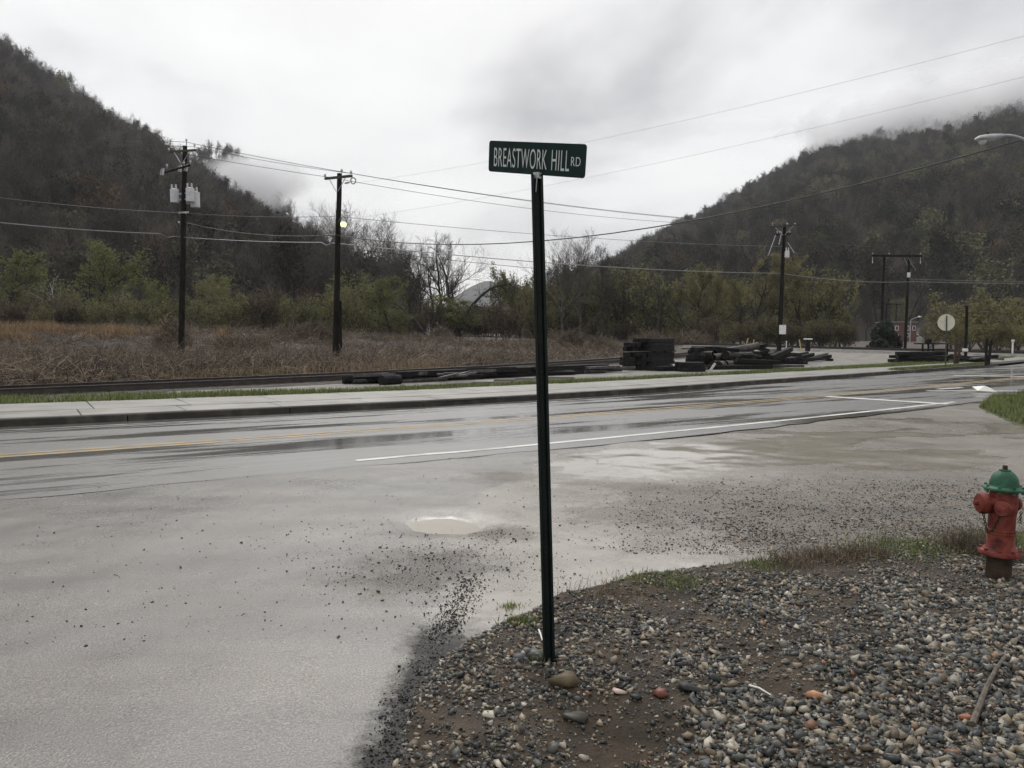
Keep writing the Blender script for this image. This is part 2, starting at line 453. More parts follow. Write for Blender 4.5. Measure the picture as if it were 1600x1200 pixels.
# ------------------------------------------------------------------ wet paving materials
def wet_material(name, masked):
    m = bpy.data.materials.new(name); m.use_nodes = True
    t = m.node_tree; t.nodes.clear(); N = t.nodes.new; L = t.links.new
    out = N('ShaderNodeOutputMaterial'); b = N('ShaderNodeBsdfPrincipled'); L(b.outputs[0], out.inputs[0])
    geo = N('ShaderNodeNewGeometry'); pos = geo.outputs['Position']
    def noise(vec, sc, det=6, ro=0.6):
        n = N('ShaderNodeTexNoise'); n.inputs['Scale'].default_value = sc; n.inputs['Detail'].default_value = det; n.inputs['Roughness'].default_value = ro
        L(vec, n.inputs['Vector']); return n.outputs['Fac']
    def rng(v, a, b_, c=0.0, d=1.0):
        r = N('ShaderNodeMapRange'); r.inputs['From Min'].default_value = a; r.inputs['From Max'].default_value = b_
        r.inputs['To Min'].default_value = c; r.inputs['To Max'].default_value = d; L(v, r.inputs[0]); return r.outputs[0]
    def math_(op, a, b_):
        q = N('ShaderNodeMath'); q.operation = op; q.use_clamp = op in ('ADD', 'MULTIPLY', 'SUBTRACT')
        for k, x in enumerate((a, b_)):
            if isinstance(x, (int, float)): q.inputs[k].default_value = x
            else: L(x, q.inputs[k])
        return q.outputs[0]
    def mixc(f, a, b_, blend='MIX'):
        q = N('ShaderNodeMix'); q.data_type = 'RGBA'; q.blend_type = blend
        if isinstance(f, (int, float)): q.inputs['Factor'].default_value = f
        else: L(f, q.inputs['Factor'])
        for k, x in (('A', a), ('B', b_)):
            if isinstance(x, tuple): q.inputs[k].default_value = (*x, 1)
            else: L(x, q.inputs[k])
        return q.outputs['Result']
    def ramp(v, stops):
        r = N('ShaderNodeValToRGB')
        while len(r.color_ramp.elements) < len(stops): r.color_ramp.elements.new(0.5)
        for el, (p_, c) in zip(r.color_ramp.elements, stops): el.position = p_; el.color = (*c, 1)
        L(v, r.inputs[0]); return r.outputs[0]
    grain = noise(pos, 95, 3, 0.7)                     # aggregate
    vor = N('ShaderNodeTexVoronoi'); vor.inputs['Scale'].default_value = 130; L(pos, vor.inputs['Vector'])
    patch = noise(pos, 0.7, 6, 0.6)
    asph = ramp(grain, [(0.32, (0.035, 0.035, 0.036)), (0.52, (0.075, 0.073, 0.071)), (0.68, (0.15, 0.143, 0.133))])
    speck = math_('GREATER_THAN', noise(pos, 150, 1, 0.5), 0.70)
    asph = mixc(speck, asph, (0.24, 0.225, 0.2))
    asph = mixc(rng(patch, 0.3, 0.7, 0.1, 0.8), asph, (0.075, 0.069, 0.061))
    if masked:
        at_ = N('ShaderNodeAttribute'); at_.attribute_name = 'tint'
        sp = N('ShaderNodeSeparateColor'); L(at_.outputs['Color'], sp.inputs[0])
        edge = noise(pos, 3.2, 7, 0.65)
        mud = rng(math_('ADD', sp.outputs[0], rng(edge, 0.25, 0.75, -0.35, 0.35)), 0.35, 0.65)
        wat0 = math_('ADD', sp.outputs[1], rng(noise(pos, 2.2, 6, 0.6), 0.25, 0.75, -0.28, 0.28))
        wat = rng(wat0, 0.3, 0.72)
        grv = rng(math_('ADD', sp.outputs[2], rng(noise(pos, 3.5, 8, 0.75), 0.25, 0.75, -0.4, 0.4)), 0.1, 0.8)
        mudc = ramp(noise(pos, 1.6, 9, 0.65), [(0.32, (0.12, 0.108, 0.091)), (0.5, (0.19, 0.173, 0.148)), (0.68, (0.27, 0.249, 0.216))])
        grvc = ramp(noise(pos, 60, 4, 0.75), [(0.34, (0.022, 0.02, 0.018)), (0.5, (0.06, 0.054, 0.046)), (0.66, (0.17, 0.155, 0.135))])
        col = mixc(mud, asph, mudc)
        # thin film of silt dragged over the asphalt
        col = mixc(math_('MULTIPLY', rng(noise(pos, 0.9, 8, 0.62), 0.25, 0.75), 0.5), col, (0.115, 0.104, 0.089))
        col = mixc(grv, col, grvc)
        # the shallow muddy water itself
        wc = math_('MULTIPLY', wat, math_('SUBTRACT', 1.0, math_('MULTIPLY', grv, 0.85)))
        col = mixc(math_('MULTIPLY', wc, 0.85), col, (0.35, 0.322, 0.275))
        macro = noise(pos, 0.33, 7, 0.65)
        col = mixc(math_('MULTIPLY', rng(macro, 0.36, 0.66, 0.0, 0.7), math_('SUBTRACT', 1.0, math_('MAXIMUM', mud, wc))), col, (0.05, 0.047, 0.043))
        tmp_ = N('ShaderNodeMapping'); tmp_.inputs['Rotation'].default_value = (0, 0, R(-33)); tmp_.inputs['Scale'].default_value = (0.16, 1.5, 1.0); L(pos, tmp_.inputs[0])
        trk = noise(tmp_.outputs[0], 1.0, 6, 0.6)     # silt dragged along by wheels
        col = mixc(math_('MULTIPLY', rng(trk, 0.42, 0.62, 0.0, 0.45), math_('SUBTRACT', 1.0, wc)), col, (0.17, 0.155, 0.132))
        rough = math_('SUBTRACT', rng(macro, 0.3, 0.7, 0.40, 0.20), math_('MULTIPLY', wc, 0.4))
        ac = N('ShaderNodeAttribute'); ac.attribute_name = 'crumb'
        crf = rng(math_('ADD', ac.outputs['Fac'], rng(noise(pos, 14, 5, 0.7), 0.3, 0.7, -0.3, 0.3)), 0.2, 0.85)
        col = mixc(math_('MULTIPLY', crf, 0.92), col, (0.016, 0.0155, 0.015))
        rough = math_('ADD', rough, math_('MULTIPLY', math_('MAXIMUM', grv, crf), 0.25))
        rough = math_('MAXIMUM', rough, 0.10)
        col = mixc(math_('SUBTRACT', 0.75, math_('MULTIPLY', wc, 0.7)), col, ramp(noise(pos, 120, 2, 0.6), [(0.38, (0.12, 0.12, 0.12)), (0.5, (0.8, 0.77, 0.72)), (0.64, (2.4, 2.25, 2.05))]), 'MULTIPLY')
        sl_ = math_('SUBTRACT', 1.0, math_('MAXIMUM', math_('MULTIPLY', crf, 0.8), math_('MULTIPLY', grv, 0.6))); L(sl_, b.inputs['Specular IOR Level'])
        bstr = math_('SUBTRACT', 0.6, math_('MULTIPLY', math_('MAXIMUM', wc, math_('MULTIPLY', mud, 0.7)), 0.58))
    else:
        uv = N('ShaderNodeUVMap'); mpp = N('ShaderNodeMapping'); mpp.inputs['Scale'].default_value = (0.09, 0.75, 1.0); L(uv.outputs[0], mpp.inputs[0])
        w0 = noise(mpp.outputs[0], 1.0, 6, 0.6)
        mp2 = N('ShaderNodeMapping'); mp2.inputs['Scale'].default_value = (0.35, 5.0, 1.0); L(uv.outputs[0], mp2.inputs[0])
        w1 = noise(mp2.outputs[0], 1.0, 5, 0.6)
        wc = rng(math_('ADD', w0, rng(w1, 0.3, 0.7, -0.07, 0.07)), 0.50, 0.58)
        col = mixc(rng(w1, 0.3, 0.7, 0.2, 0.8), asph, (0.2, 0.196, 0.186))
        rough = rng(wc, 0, 1, 0.31, 0.06)
        bstr = rng(wc, 0, 1, 0.45, 0.02)
    L(col, b.inputs['Base Color']); L(rough, b.inputs['Roughness'])
    b.inputs['IOR'].default_value = 1.5
    if not masked: b.inputs['Specular IOR Level'].default_value = 1.0
    hgt = math_('MULTIPLY', noise(pos, 70, 4, 0.7), 1.0)
    bp = N('ShaderNodeBump'); bp.inputs['Distance'].default_value = 0.006
    L(bstr, bp.inputs['Strength']); L(hgt, bp.inputs['Height']); L(bp.outputs[0], b.inputs['Normal'])
    return m
M['road'] = wet_material('wet_road_asphalt', False)
M['lot'] = wet_material('wet_apron', True)

# ------------------------------------------------------------------ main road, its lines
def near_edge(s): return cl(s) - 3.0 - np.interp(s, [-60, 3, 8, 20, 25, 30, 60], [0.25, 0.35, 0.55, 0.3, 1.0, 2.6, 3.0])
road = link('road', strip('road', -70, 160, 0.5, near_edge, lambda s: kerb_n(s), 0.012, 0.012, 'road', 6, 0.07, 4))
tag(road, 'wet grey asphalt road with yellow centre line crossing the valley', 'road', kind='structure')
M['yline'] = mat('yellow_road_paint', [(0.11, 0.095, 0.065), (0.32, 0.22, 0.08), (0.42, 0.285, 0.095)], 2.2, 0.45, 0.3, 70, detail=9)
M['wline'] = mat('white_road_paint', [(0.3, 0.29, 0.27), (0.58, 0.57, 0.54), (0.68, 0.67, 0.64)], 1.6, 0.45, 0.3, 70, detail=9)
M['wlineworn'] = mat('worn_white_road_paint', [(0.06, 0.06, 0.06), (0.12, 0.12, 0.115), (0.5, 0.49, 0.47)], 2.2, 0.45, 0.3, 70, detail=9)
def paint(name, s0, s1, f, w, m):
    o = link(name, strip(name, s0, s1, 0.5, lambda s: f(s) - w / 2, lambda s: f(s) + w / 2, 0.016, 0.016, m, 1, 0.006, 5), road)
    return o
paint('yellow_line', -70, 160, lambda s: cl(s) - 0.12, 0.11, 'yline')
paint('yellow_line', -70, 160, lambda s: cl(s) + 0.12, 0.11, 'yline')
paint('white_edge_line', 3.9, 19.4, lambda s: cl(s) - 2.98 + 0.06 * (s < 5), 0.13, 'wline')
paint('white_edge_line', -70, 45, lambda s: kerb_n(s) - 0.62, 0.11, 'wlineworn')
def quad_paint(name, pts, m='wline'):
    me = np_mesh(name, np.array([(p.x, p.y, 0.019) for p in pts]), np.array([[0, 1, 2, 3]]), m)
    return link(name, me, road)
a, b_ = gp(1292, 620.5), gp(1482, 632.5); d = (b_ - a).normalized() ; q = Vector((-d.y, d.x, 0)) * 0.17
quad_paint('stop_line', [a - q, b_ - q, b_ + q, a + q])
a, b_ = gp(1448, 611.5), gp(1620, 612); d = (b_ - a).normalized(); q = Vector((-d.y, d.x, 0)) * 0.11
quad_paint('stop_line', [a - q, b_ - q, b_ + q, a + q])
a, b_ = gp(1465, 609), gp(1504, 606.5); d = (b_ - a).normalized(); q = Vector((-d.y, d.x, 0)) * 0.1
quad_paint('white_dash', [a - q, b_ - q, b_ + q, a + q])
a, b_ = gp(1490, 587.5), gp(1640, 589.5); d = (b_ - a).normalized(); q = Vector((-d.y, d.x, 0)) * 0.2
quad_paint('stop_line', [a - q, b_ - q, b_ + q, a + q])

# ------------------------------------------------------------------ side road apron and muddy lot (one fine grid, split at the asphalt's edge)
def poly_dist(P, line):
    """distance from points to a polyline"""
    best = np.full(len(P), 1e9)
    for a, b in zip(line[:-1], line[1:]):
        ab = b - a; t = np.clip(((P - a) @ ab) / (ab @ ab), 0, 1)
        best = np.minimum(best, np.linalg.norm(P - (a + t[:, None] * ab), axis=1))
    return best
def inside(P, poly):
    c = np.zeros(len(P), dtype=bool); j = len(poly) - 1
    for i in range(len(poly)):
        xi, yi = poly[i]; xj, yj = poly[j]
        hit = ((yi > P[:, 1]) != (yj > P[:, 1])) & (P[:, 0] < (xj - xi) * (P[:, 1] - yi) / (yj - yi + 1e-12) + xi)
        c ^= hit; j = i
    return c
def gpl(L_): return np.array([gp(*q)[:2] for q in L_])
GRAVEL_EDGE = gpl([(560, 1330), (598, 1200), (640, 1085), (668, 1035), (722, 1000), (790, 968), (870, 925), (1000, 893), (1170, 874), (1290, 868), (1390, 852), (1500, 838), (1640, 822), (1800, 806)])
GRAVEL_POLY = np.vstack([GRAVEL_EDGE, [(9.5, 6.4), (9.5, 0.6), (-0.55, 0.6)]])
ASPH_EDGE = gpl([(560, 1330), (598, 1200), (640, 1085), (690, 985), (716, 945), (735, 905), (660, 850), (720, 800), (770, 750), (842, 704), (960, 690)])
ASPH_POLY = np.vstack([ASPH_EDGE, [(1.5, 13.5), (-40, -2), (-40, 0.4), (-0.4, 0.4)]])
POOL = gpl([(636, 812), (668, 805), (705, 804), (742, 812), (752, 821), (722, 829), (680, 829), (646, 823)])
POOL2 = gpl([(735, 985), (722, 955), (770, 925), (820, 905), (880, 890), (960, 882), (1060, 866), (1130, 858), (1180, 862), (1150, 872), (1060, 879), (1000, 890), (930, 905), (868, 922), (800, 952), (760, 990)])
lx = np.concatenate([np.arange(-34, -7, 0.5), np.arange(-7, 9, 0.075), np.arange(9, 27, 0.25)])
ly = np.concatenate([np.arange(-3, 1.6, 0.4), np.arange(1.6, 13, 0.075), np.arange(13, 22, 0.2)])
LX, LY = np.meshgrid(lx, ly)
P2 = np.stack([LX.ravel(), LY.ravel()], 1)
sN, nN = to_sn(P2[:, 0], P2[:, 1])
ins_a = inside(P2, ASPH_POLY); da = poly_dist(P2, ASPH_EDGE) * np.where(ins_a, -1, 1)
ins_g = inside(P2, GRAVEL_POLY)
dg = poly_dist(P2, GRAVEL_EDGE) * np.where(ins_g, -1, 1)
nz = fbm(P2[:, 0], P2[:, 1], 11, 5, 0.9)
nz2 = fbm(P2[:, 0], P2[:, 1], 23, 5, 2.2)
mud = sstep(-0.25, 0.5, da + (nz - 0.48) * 1.0)
dp1 = poly_dist(P2, np.vstack([POOL, POOL[:1]])) * np.where(inside(P2, POOL), -1, 1)
dp2 = poly_dist(P2, np.vstack([POOL2, POOL2[:1]])) * np.where(inside(P2, POOL2), -1, 1)
POOL3 = gpl([(765, 965), (722, 905), (790, 852), (835, 800), (850, 745), (880, 712), (1010, 700), (1200, 684), (1420, 668), (1330, 700), (1150, 728), (1040, 748), (1000, 785), (955, 825), (1000, 858), (900, 890), (820, 930)])
dp3 = poly_dist(P2, np.vstack([POOL3, POOL3[:1]])) * np.where(inside(P2, POOL3), -1, 1)
film = sstep(0.44, 0.70, fbm(P2[:, 0], P2[:, 1] * 1.7, 31, 4, 0.55)) * 0.75 * sstep(-0.2, 0.6, da)
wat = np.maximum.reduce([sstep(0.12, -0.05, dp1), sstep(0.45, -0.1, dp2), 0.9 * sstep(0.35, -0.25, dp3 + (nz - 0.47) * 0.9), film])
# dark gravelly drifts
gcent = [((700, 880), 0.55), ((790, 830), 0.35), ((1100, 780), 1.2), ((1250, 795), 1.7), ((1400, 800), 2.0), ((1540, 785), 2.0), ((1650, 790), 2.0), ((960, 800), 0.7), ((640, 905), 0.4), ((1300, 845), 1.0), ((800, 745), 0.5), ((990, 760), 0.6)]
grv = np.zeros(len(P2))
for (c, r) in gcent:
    g0 = gp(*c); dd = np.hypot((P2[:, 0] - g0.x) * 0.75, P2[:, 1] - g0.y)
    grv = np.maximum(grv, np.exp(-(dd / r) ** 2) * 0.95)
crumb = sstep(-0.24, 0.0, da + (nz2 - 0.47) * 0.22) * sstep(0.35, 0.1, da) * sstep(4.7, 3.9, P2[:, 1])
grv = np.maximum(grv, crumb * 0.8)
zl = (nz - 0.47) * 0.045 * sstep(0.0, 1.5, np.abs(dp2)) + (nz2 - 0.47) * 0.012
zl = zl * sstep(-0.3, 1.2, cl(sN) - 3.2 - nN) - 0.05 * sstep(0.3, -0.2, dp1) - 0.012 * sstep(0.3, -0.2, dp2)
zl = zl - 0.015 * sstep(0.0, 1.0, da) + sstep(2.0, 0.0, cl(sN) - 3.0 - nN) * np.interp(sN, [4, 9, 14, 30], [0.0105, 0.011, 0.012, 0.012])
w_, h_ = len(lx), len(ly)
idx = (np.arange(h_ - 1)[:, None] * w_ + np.arange(w_ - 1)[None, :]).ravel()
LF = np.stack([idx, idx + 1, idx + w_ + 1, idx + w_], 1)
ctr = P2[LF].mean(1)
sc_, nc_ = to_sn(ctr[:, 0], ctr[:, 1])
keep = (nc_ < cl(sc_) - 2.6) & ~((dg[LF].max(1)) < -0.15)
asph_face = da[LF].mean(1) < 0
tint = np.stack([mud, wat, grv], 1)
Vl = np.stack([P2[:, 0], P2[:, 1], zl], 1)
def sub_mesh(name, Fs, m):
    u, invx = np.unique(Fs, return_inverse=True)
    me = np_mesh(name, Vl[u], invx.reshape(Fs.shape), m, colors=tint[u], smooth=True)
    ca = me.attributes.new('crumb', 'FLOAT', 'POINT'); ca.data.foreach_set('value', crumb[u].astype(np.float32)); return me
side_road = link('side_road', sub_mesh('side_road', LF[keep & asph_face], 'lot'))
tag(side_road, 'wet asphalt mouth of the side road with silt and scattered grit', 'road', kind='structure')
lot = link('gravel_lot', sub_mesh('gravel_lot', LF[keep & ~asph_face], 'lot'))
tag(lot, 'muddy grey gravel lot with puddles beside the main road', 'lot', kind='structure')

def lot_z(x, y):
    ix = np.clip(np.searchsorted(lx, x) - 1, 0, w_ - 2); iy = np.clip(np.searchsorted(ly, y) - 1, 0, h_ - 2)
    return zl[iy * w_ + ix]
# standing water
M['puddle'] = mat('muddy_water', [(0.27, 0.236, 0.185), (0.31, 0.275, 0.215)], 1.5, 0.06, 0.0)
def puddle(outline, z, seed, wob=0.04):
    rng = random.Random(seed); pts = []
    k = len(outline)
    for i in range(k):
        a, b = outline[i], outline[(i + 1) % k]; c0 = outline[i - 1]; d0 = outline[(i + 2) % k]
        for t in (0, 0.2, 0.4, 0.6, 0.8):
            p = 0.5 * ((2 * a) + (-c0 + b) * t + (2 * c0 - 5 * a + 4 * b - d0) * t * t + (-c0 + 3 * a - 3 * b + d0) * t ** 3)
            pts.append((p[0] + rng.uniform(-wob, wob), p[1] + rng.uniform(-wob, wob) * 0.6, z))
    mb = MB(); mb.add(pts, [tuple(range(len(pts)))])
    return tag(mb.build('puddle', 'puddle'), 'tan muddy puddle filling the pothole in the side road', 'puddle', kind='structure')
puddle(POOL.mean(0) + (POOL - POOL.mean(0)) * 1.25, -0.034, 2, 0.01)

# ------------------------------------------------------------------ kerb and sidewalk slabs
M['concrete'] = mat('wet_concrete', [(0.13, 0.122, 0.108), (0.19, 0.18, 0.16), (0.25, 0.238, 0.215)], 1.1, 0.5, 0.25, 50, 0.1, detail=9)
M['kerbstone'] = mat('dirty_kerb', [(0.016, 0.013, 0.01), (0.03, 0.025, 0.02), (0.085, 0.073, 0.058)], 2.2, 0.75, 0.4, 30, detail=9)
M['seam'] = mat('dark_joint_soil', [(0.03, 0.027, 0.02), (0.05, 0.045, 0.032)], 5, 0.9)
sw_base = link('sidewalk', strip('sidewalk', -16, 76, 1.0, lambda s: kerb_n(s) + 0.01, lambda s: swb_n(s), 0.125, 0.125, 'seam', 1))
tag(sw_base, 'pale cracked concrete sidewalk running along the far side of the road', 'sidewalk', kind='structure')
def slab_mesh(name, s0, s1, f0, f1, zb, zt, m, rng, bev=0.012, tilt=0.0):
    mb = MB()
    t = [rng.uniform(-tilt, tilt) for _ in range(4)]
    c = [(s0, f0(s0)), (s1, f0(s1)), (s1, f1(s1)), (s0, f1(s0))]
    cs = sum(x for x, _ in c) / 4; cn = sum(float(y) for _, y in c) / 4
    bot = [rp(s, n, zb) for s, n in c]; mid = [rp(s, n, zt - bev + t[i]) for i, (s, n) in enumerate(c)]
    top = [rp(s + math.copysign(bev, cs - s), n + math.copysign(bev, cn - n), zt + t[i]) for i, (s, n) in enumerate(c)]
    vs = bot + mid + top
    fs = [(8, 9, 10, 11)] + [(i, (i + 1) % 4, 4 + (i + 1) % 4, 4 + i) for i in range(4)] + [(4 + i, 4 + (i + 1) % 4, 8 + (i + 1) % 4, 8 + i) for i in range(4)]
    mb.add(vs, fs); return mb.mesh(name, m)
rng = random.Random(5)
JN = lambda s: kerb_n(s) + np.interp(s, [-20, 0, 10, 30, 80], [1.5, 1.45, 1.2, 0.75, 0.75])
s = -15.0
while s < 74:
    l = rng.choice([1.75, 1.8, 1.85])
    if s < 33:
        link('slab', slab_mesh('slab', s, s + l - 0.012, lambda q: float(kerb_n(q)) + 0.185, lambda q: float(JN(q)) - 0.01, 0.1, 0.150, 'concrete', rng, tilt=0.004), sw_base)
    link('slab', slab_mesh('slab', s + 0.3, s + 0.3 + l - 0.012, lambda q: float(JN(q)) + 0.012, lambda q: float(swb_n(q)), 0.1, 0.156, 'concrete', rng, tilt=0.006), sw_base)
    s += l
kerb = link('kerb', strip('kerb', -16, 43.5, 0.8, lambda s: kerb_n(s) + 0.02, lambda s: kerb_n(s) + 0.17, 0.11, 0.11, 'seam', 1))
tag(kerb, 'dark dirty concrete kerb edging the sidewalk', 'kerb', kind='structure')
s = -16.0
while s < 43:
    link('kerb_stone', slab_mesh('kerb_stone', s, s + 2.98, lambda q: float(kerb_n(q)), lambda q: float(kerb_n(q)) + 0.178, -0.02, 0.148, 'kerbstone', rng, 0.02, 0.003), kerb)
    s += 3.0

# ------------------------------------------------------------------ gravel yard beyond the sidewalk
ax_ = np.arange(-30, 62, 0.7); ay_ = np.arange(14, 110, 0.7)
AX, AY = np.meshgrid(ax_, ay_); sA, nA = to_sn(AX, AY)
past = (track_x(AY) - AX) * 0.72
AZ = terrain(AX, AY) + 0.03 + (fbm(AX, AY, 8, 4, 0.5) - 0.47) * 0.06
kA = (nA > swb_n(sA) - 0.1) & (past < 1.9) & (AY < main_y(AX) + 2.5) & ((AX > 2) | (past > -4.5)) & (AX > -9.5)
ww = len(ax_)
idx = (np.arange(len(ay_) - 1)[:, None] * ww + np.arange(ww - 1)[None, :]).ravel()
AF = np.stack([idx, idx + 1, idx + ww + 1, idx + ww], 1)
AF = AF[kA.ravel()[AF].all(1)]
u_, inv_ = np.unique(AF, return_inverse=True)
yard = link('gravel_yard', np_mesh('gravel_yard', np.stack([AX.ravel(), AY.ravel(), AZ.ravel()], 1)[u_], inv_.reshape(AF.shape), 'yard', smooth=True))
tag(yard, 'pale crushed stone yard between the sidewalk and the railway', 'yard', kind='structure')

# ------------------------------------------------------------------ railway
def rail_mesh(pts, name):
    mb = MB(); prof = [(-0.07, 0), (0.07, 0), (0.07, 0.02), (0.015, 0.035), (0.015, 0.13), (0.036, 0.14), (0.036, 0.172), (-0.036, 0.172), (-0.036, 0.14), (-0.015, 0.13), (-0.015, 0.035), (-0.07, 0.02)]
    n = len(prof); vs = []; fs = []; mi = []
    for i, p in enumerate(pts):
        t = (pts[min(i + 1, len(pts) - 1)] - pts[max(i - 1, 0)]); t.z = 0; t.normalize(); sd = Vector((t.y, -t.x, 0))
        vs += [p + sd * a + Vector((0, 0, c)) for a, c in prof]
    for i in range(len(pts) - 1):
        for k in range(n):
            j = (k + 1) % n
            mb_f = (i * n + k, i * n + j, i * n + n + j, i * n + n + k)
            fs.append(mb_f); mi.append(1 if k == 6 else 0)
    mb.add(vs, fs); mb.mi = mi
    return mb.mesh(name, ['rail', 'railhead'])
def offset_path(pts, off):
    out = []
    for i, p in enumerate(pts):
        t = (pts[min(i + 1, len(pts) - 1)] - pts[max(i - 1, 0)]); t.z = 0; t.normalize()
        out.append(p + Vector((t.y, -t.x, 0)) * off)
    return out
M['tie'] = mat('old_track_tie', [(0.012, 0.010, 0.009), (0.028, 0.023, 0.019), (0.05, 0.04, 0.032)], 4, 0.8, 0.4, 30)
path = [Vector((float(track_x(y)), y, 0.17)) for y in np.arange(-4, 74, 1.0)]
# smooth
for _ in range(6):
    path = [path[0]] + [(path[i - 1] + path[i] * 2 + path[i + 1]) / 4 for i in range(1, len(path) - 1)] + [path[-1]]
tr = thing('railway_track', 'dark near railway siding with two rails running past the sidewalk', 'railway track', (0, 0, 0))
for off in (-0.74, 0.74):
    link('rail', rail_mesh(offset_path(path, off), 'rail'), tr)
M['trackbed'] = mat('grimy_track_ballast', [(0.018, 0.015, 0.012), (0.04, 0.034, 0.028), (0.09, 0.08, 0.07)], 3.0, 0.9, 0.8, 12, detail=8)
mb = MB(); vs = []
for i, p in enumerate(path):
    t = (path[min(i + 1, len(path) - 1)] - path[max(i - 1, 0)]); t.z = 0; t.normalize(); sd = Vector((t.y, -t.x, 0))
    for o_, z in ((-2.3, -0.16), (-1.5, -0.012), (1.5, -0.012), (2.3, -0.16)): vs.append(p + sd * o_ + Vector((0, 0, z)))
mb.add(vs, [(i * 4 + k, i * 4 + k + 1, i * 4 + k + 5, i * 4 + k + 4) for i in range(len(path) - 1) for k in range(3)])
mb.build('ballast', 'trackbed', tr)
tie_me = MB().box((0, 0, 0), (2.6, 0.23, 0.18), bev=0.015).mesh('tie', 'tie')
acc = 0.0
for i in range(1, len(path) - 1):
    t = path[i + 1] - path[i]; L_ = t.length
    while acc < L_:
        p = path[i] + t * (acc / L_)
        if p.y > 8 and p.x < 6:
            link('tie', tie_me, tr, (p.x, p.y, 0.078), (0, 0, math.atan2(t.y, t.x) + math.pi / 2))
        acc += 0.62
    acc -= L_
xs_ = np.arange(-30, 75, 2.0)
mpath = [Vector((x, float(main_y(x)), 0)) for x in xs_]
for _ in range(4):
    mpath = [mpath[0]] + [(mpath[i - 1] + mpath[i] * 2 + mpath[i + 1]) / 4 for i in range(1, len(mpath) - 1)] + [mpath[-1]]
for p in mpath:
    p.z = float(np.interp(p.x, [-60, -5, 5, 12, 26, 36, 80], [1.6, 1.45, 1.15, 0.85, 0.52, 0.36, 0.34]))
M['ballast'] = mat('track_ballast', [(0.08, 0.076, 0.07), (0.14, 0.133, 0.122), (0.2, 0.193, 0.18)], 2.0, 0.9, 0.7, 9, detail=8)
mb = MB(); vs = []
for i, p in enumerate(mpath):
    t = (mpath[min(i + 1, len(mpath) - 1)] - mpath[max(i - 1, 0)]); t.z = 0; t.normalize(); sd = Vector((t.y, -t.x, 0))
    for o_, z in ((-3.2, -0.75), (-1.7, -0.03), (1.7, -0.03), (3.4, -0.85)):
        vs.append(p + sd * o_ + Vector((0, 0, z)))
mb.add(vs, [(i * 4 + k, i * 4 + k + 1, i * 4 + k + 5, i * 4 + k + 4) for i in range(len(mpath) - 1) for k in range(3)])
tr2 = thing('railway_track', 'far railway main line on pale ballast passing behind the timber piles', 'railway track', (0, 0, 0))
mb.build('ballast', 'ballast', tr2)
for off in (-0.74, 0.74):
    link('rail', rail_mesh(offset_path(mpath, off), 'rail'), tr2)

# ------------------------------------------------------------------ hills
def hill(name, label, crest, Yf, Yc, px0, px1, cols, rows, m, seed, amp=0.05, tmax=1.25):
    pxs = np.linspace(px0, px1, cols); cp = np.array(crest, dtype=float)
    py = np.interp(pxs, cp[:, 0], cp[:, 1])
    zcr = np.array([at(a, b, Yc).z for a, b in zip(pxs, py)])
    t = np.linspace(0, tmax, rows)
    U = (pxs - 800) / FPX
    TT, UU = np.meshgrid(t, U, indexing='ij'); ZC = np.tile(zcr, (rows, 1))
    Y = Yf + (Yc - Yf) * TT; X = UU * Y
    prof = np.where(TT <= 1, TT, 1 - (TT - 1) * 1.2)
    nzz = (fbm(X, Y, seed, 5, 1 / 90.0) - 0.47)
    Z = np.maximum(ZC, 0) * prof * (1 + nzz * amp * 8 * TT * np.clip(1.15 - TT, 0, 1)) - 2.0
    me = np_mesh(name, np.stack([X.ravel(), Y.ravel(), Z.ravel()], 1), np.stack([q_.ravel() for q_ in [
        np.arange(rows - 1)[:, None] * cols + np.arange(cols - 1), np.arange(rows - 1)[:, None] * cols + np.arange(1, cols),
        np.arange(1, rows)[:, None] * cols + np.arange(1, cols), np.arange(1, rows)[:, None] * cols + np.arange(cols - 1)]], 1), m, smooth=True)
    o = link(name, me); tag(o, label, 'hill', kind='structure')
    return dict(X=X, Y=Y, Z=Z, t=t, U=U, rows=rows, cols=cols, Yf=Yf, Yc=Yc, tmax=tmax)
def hill_points(H, n, rng, tlo=0.0, thi=1.02):
    # sample uniformly over the ground area
    t = rng.uniform(tlo, thi, n * 3); Y = H['Yf'] + (H['Yc'] - H['Yf']) * t
    k = rng.uniform(0, 1, n * 3) < Y / Y.max(); t = t[k][:n]
    ci = rng.uniform(0, H['cols'] - 1.001, len(t)); ri = t / H['tmax'] * (H['rows'] - 1)
    c0 = ci.astype(int); r0 = ri.astype(int); fc = ci - c0; fr = ri - r0
    def lerp(A):
        return (A[r0, c0] * (1 - fc) + A[r0, c0 + 1] * fc) * (1 - fr) + (A[r0 + 1, c0] * (1 - fc) + A[r0 + 1, c0 + 1] * fc) * fr
    return np.stack([lerp(H['X']), lerp(H['Y']), lerp(H['Z'])], 1), t
CR_L = [(-900, 10), (-500, 10), (-150, 20), (0, 88), (60, 126), (130, 172), (200, 216), (270, 258), (300, 282), (330, 306), (400, 354), (460, 394), (520, 434), (570, 472), (610, 505), (650, 530), (740, 540), (800, 545)]
CR_B = [(120, 330), (240, 290), (300, 262), (340, 246), (372, 246), (395, 262), (430, 304), (470, 352), (540, 440), (600, 520), (620, 540)]
CR_R = [(760, 545), (820, 522), (870, 488), (910, 462), (960, 430), (1050, 375), (1110, 346), (1150, 321), (1250, 268), (1285, 248), (1320, 240), (1400, 215), (1600, 165), (1900, 140), (2400, 130)]
CR_F = [(640, 520), (700, 468), (735, 447), (760, 438), (790, 441), (830, 462), (880, 500), (900, 530)]
HL = hill('hill', 'steep dark wooded hill falling to the valley beside the left pole line', CR_L, 150, 600, -900, 800, 150, 60, 'hillsoil', 2)
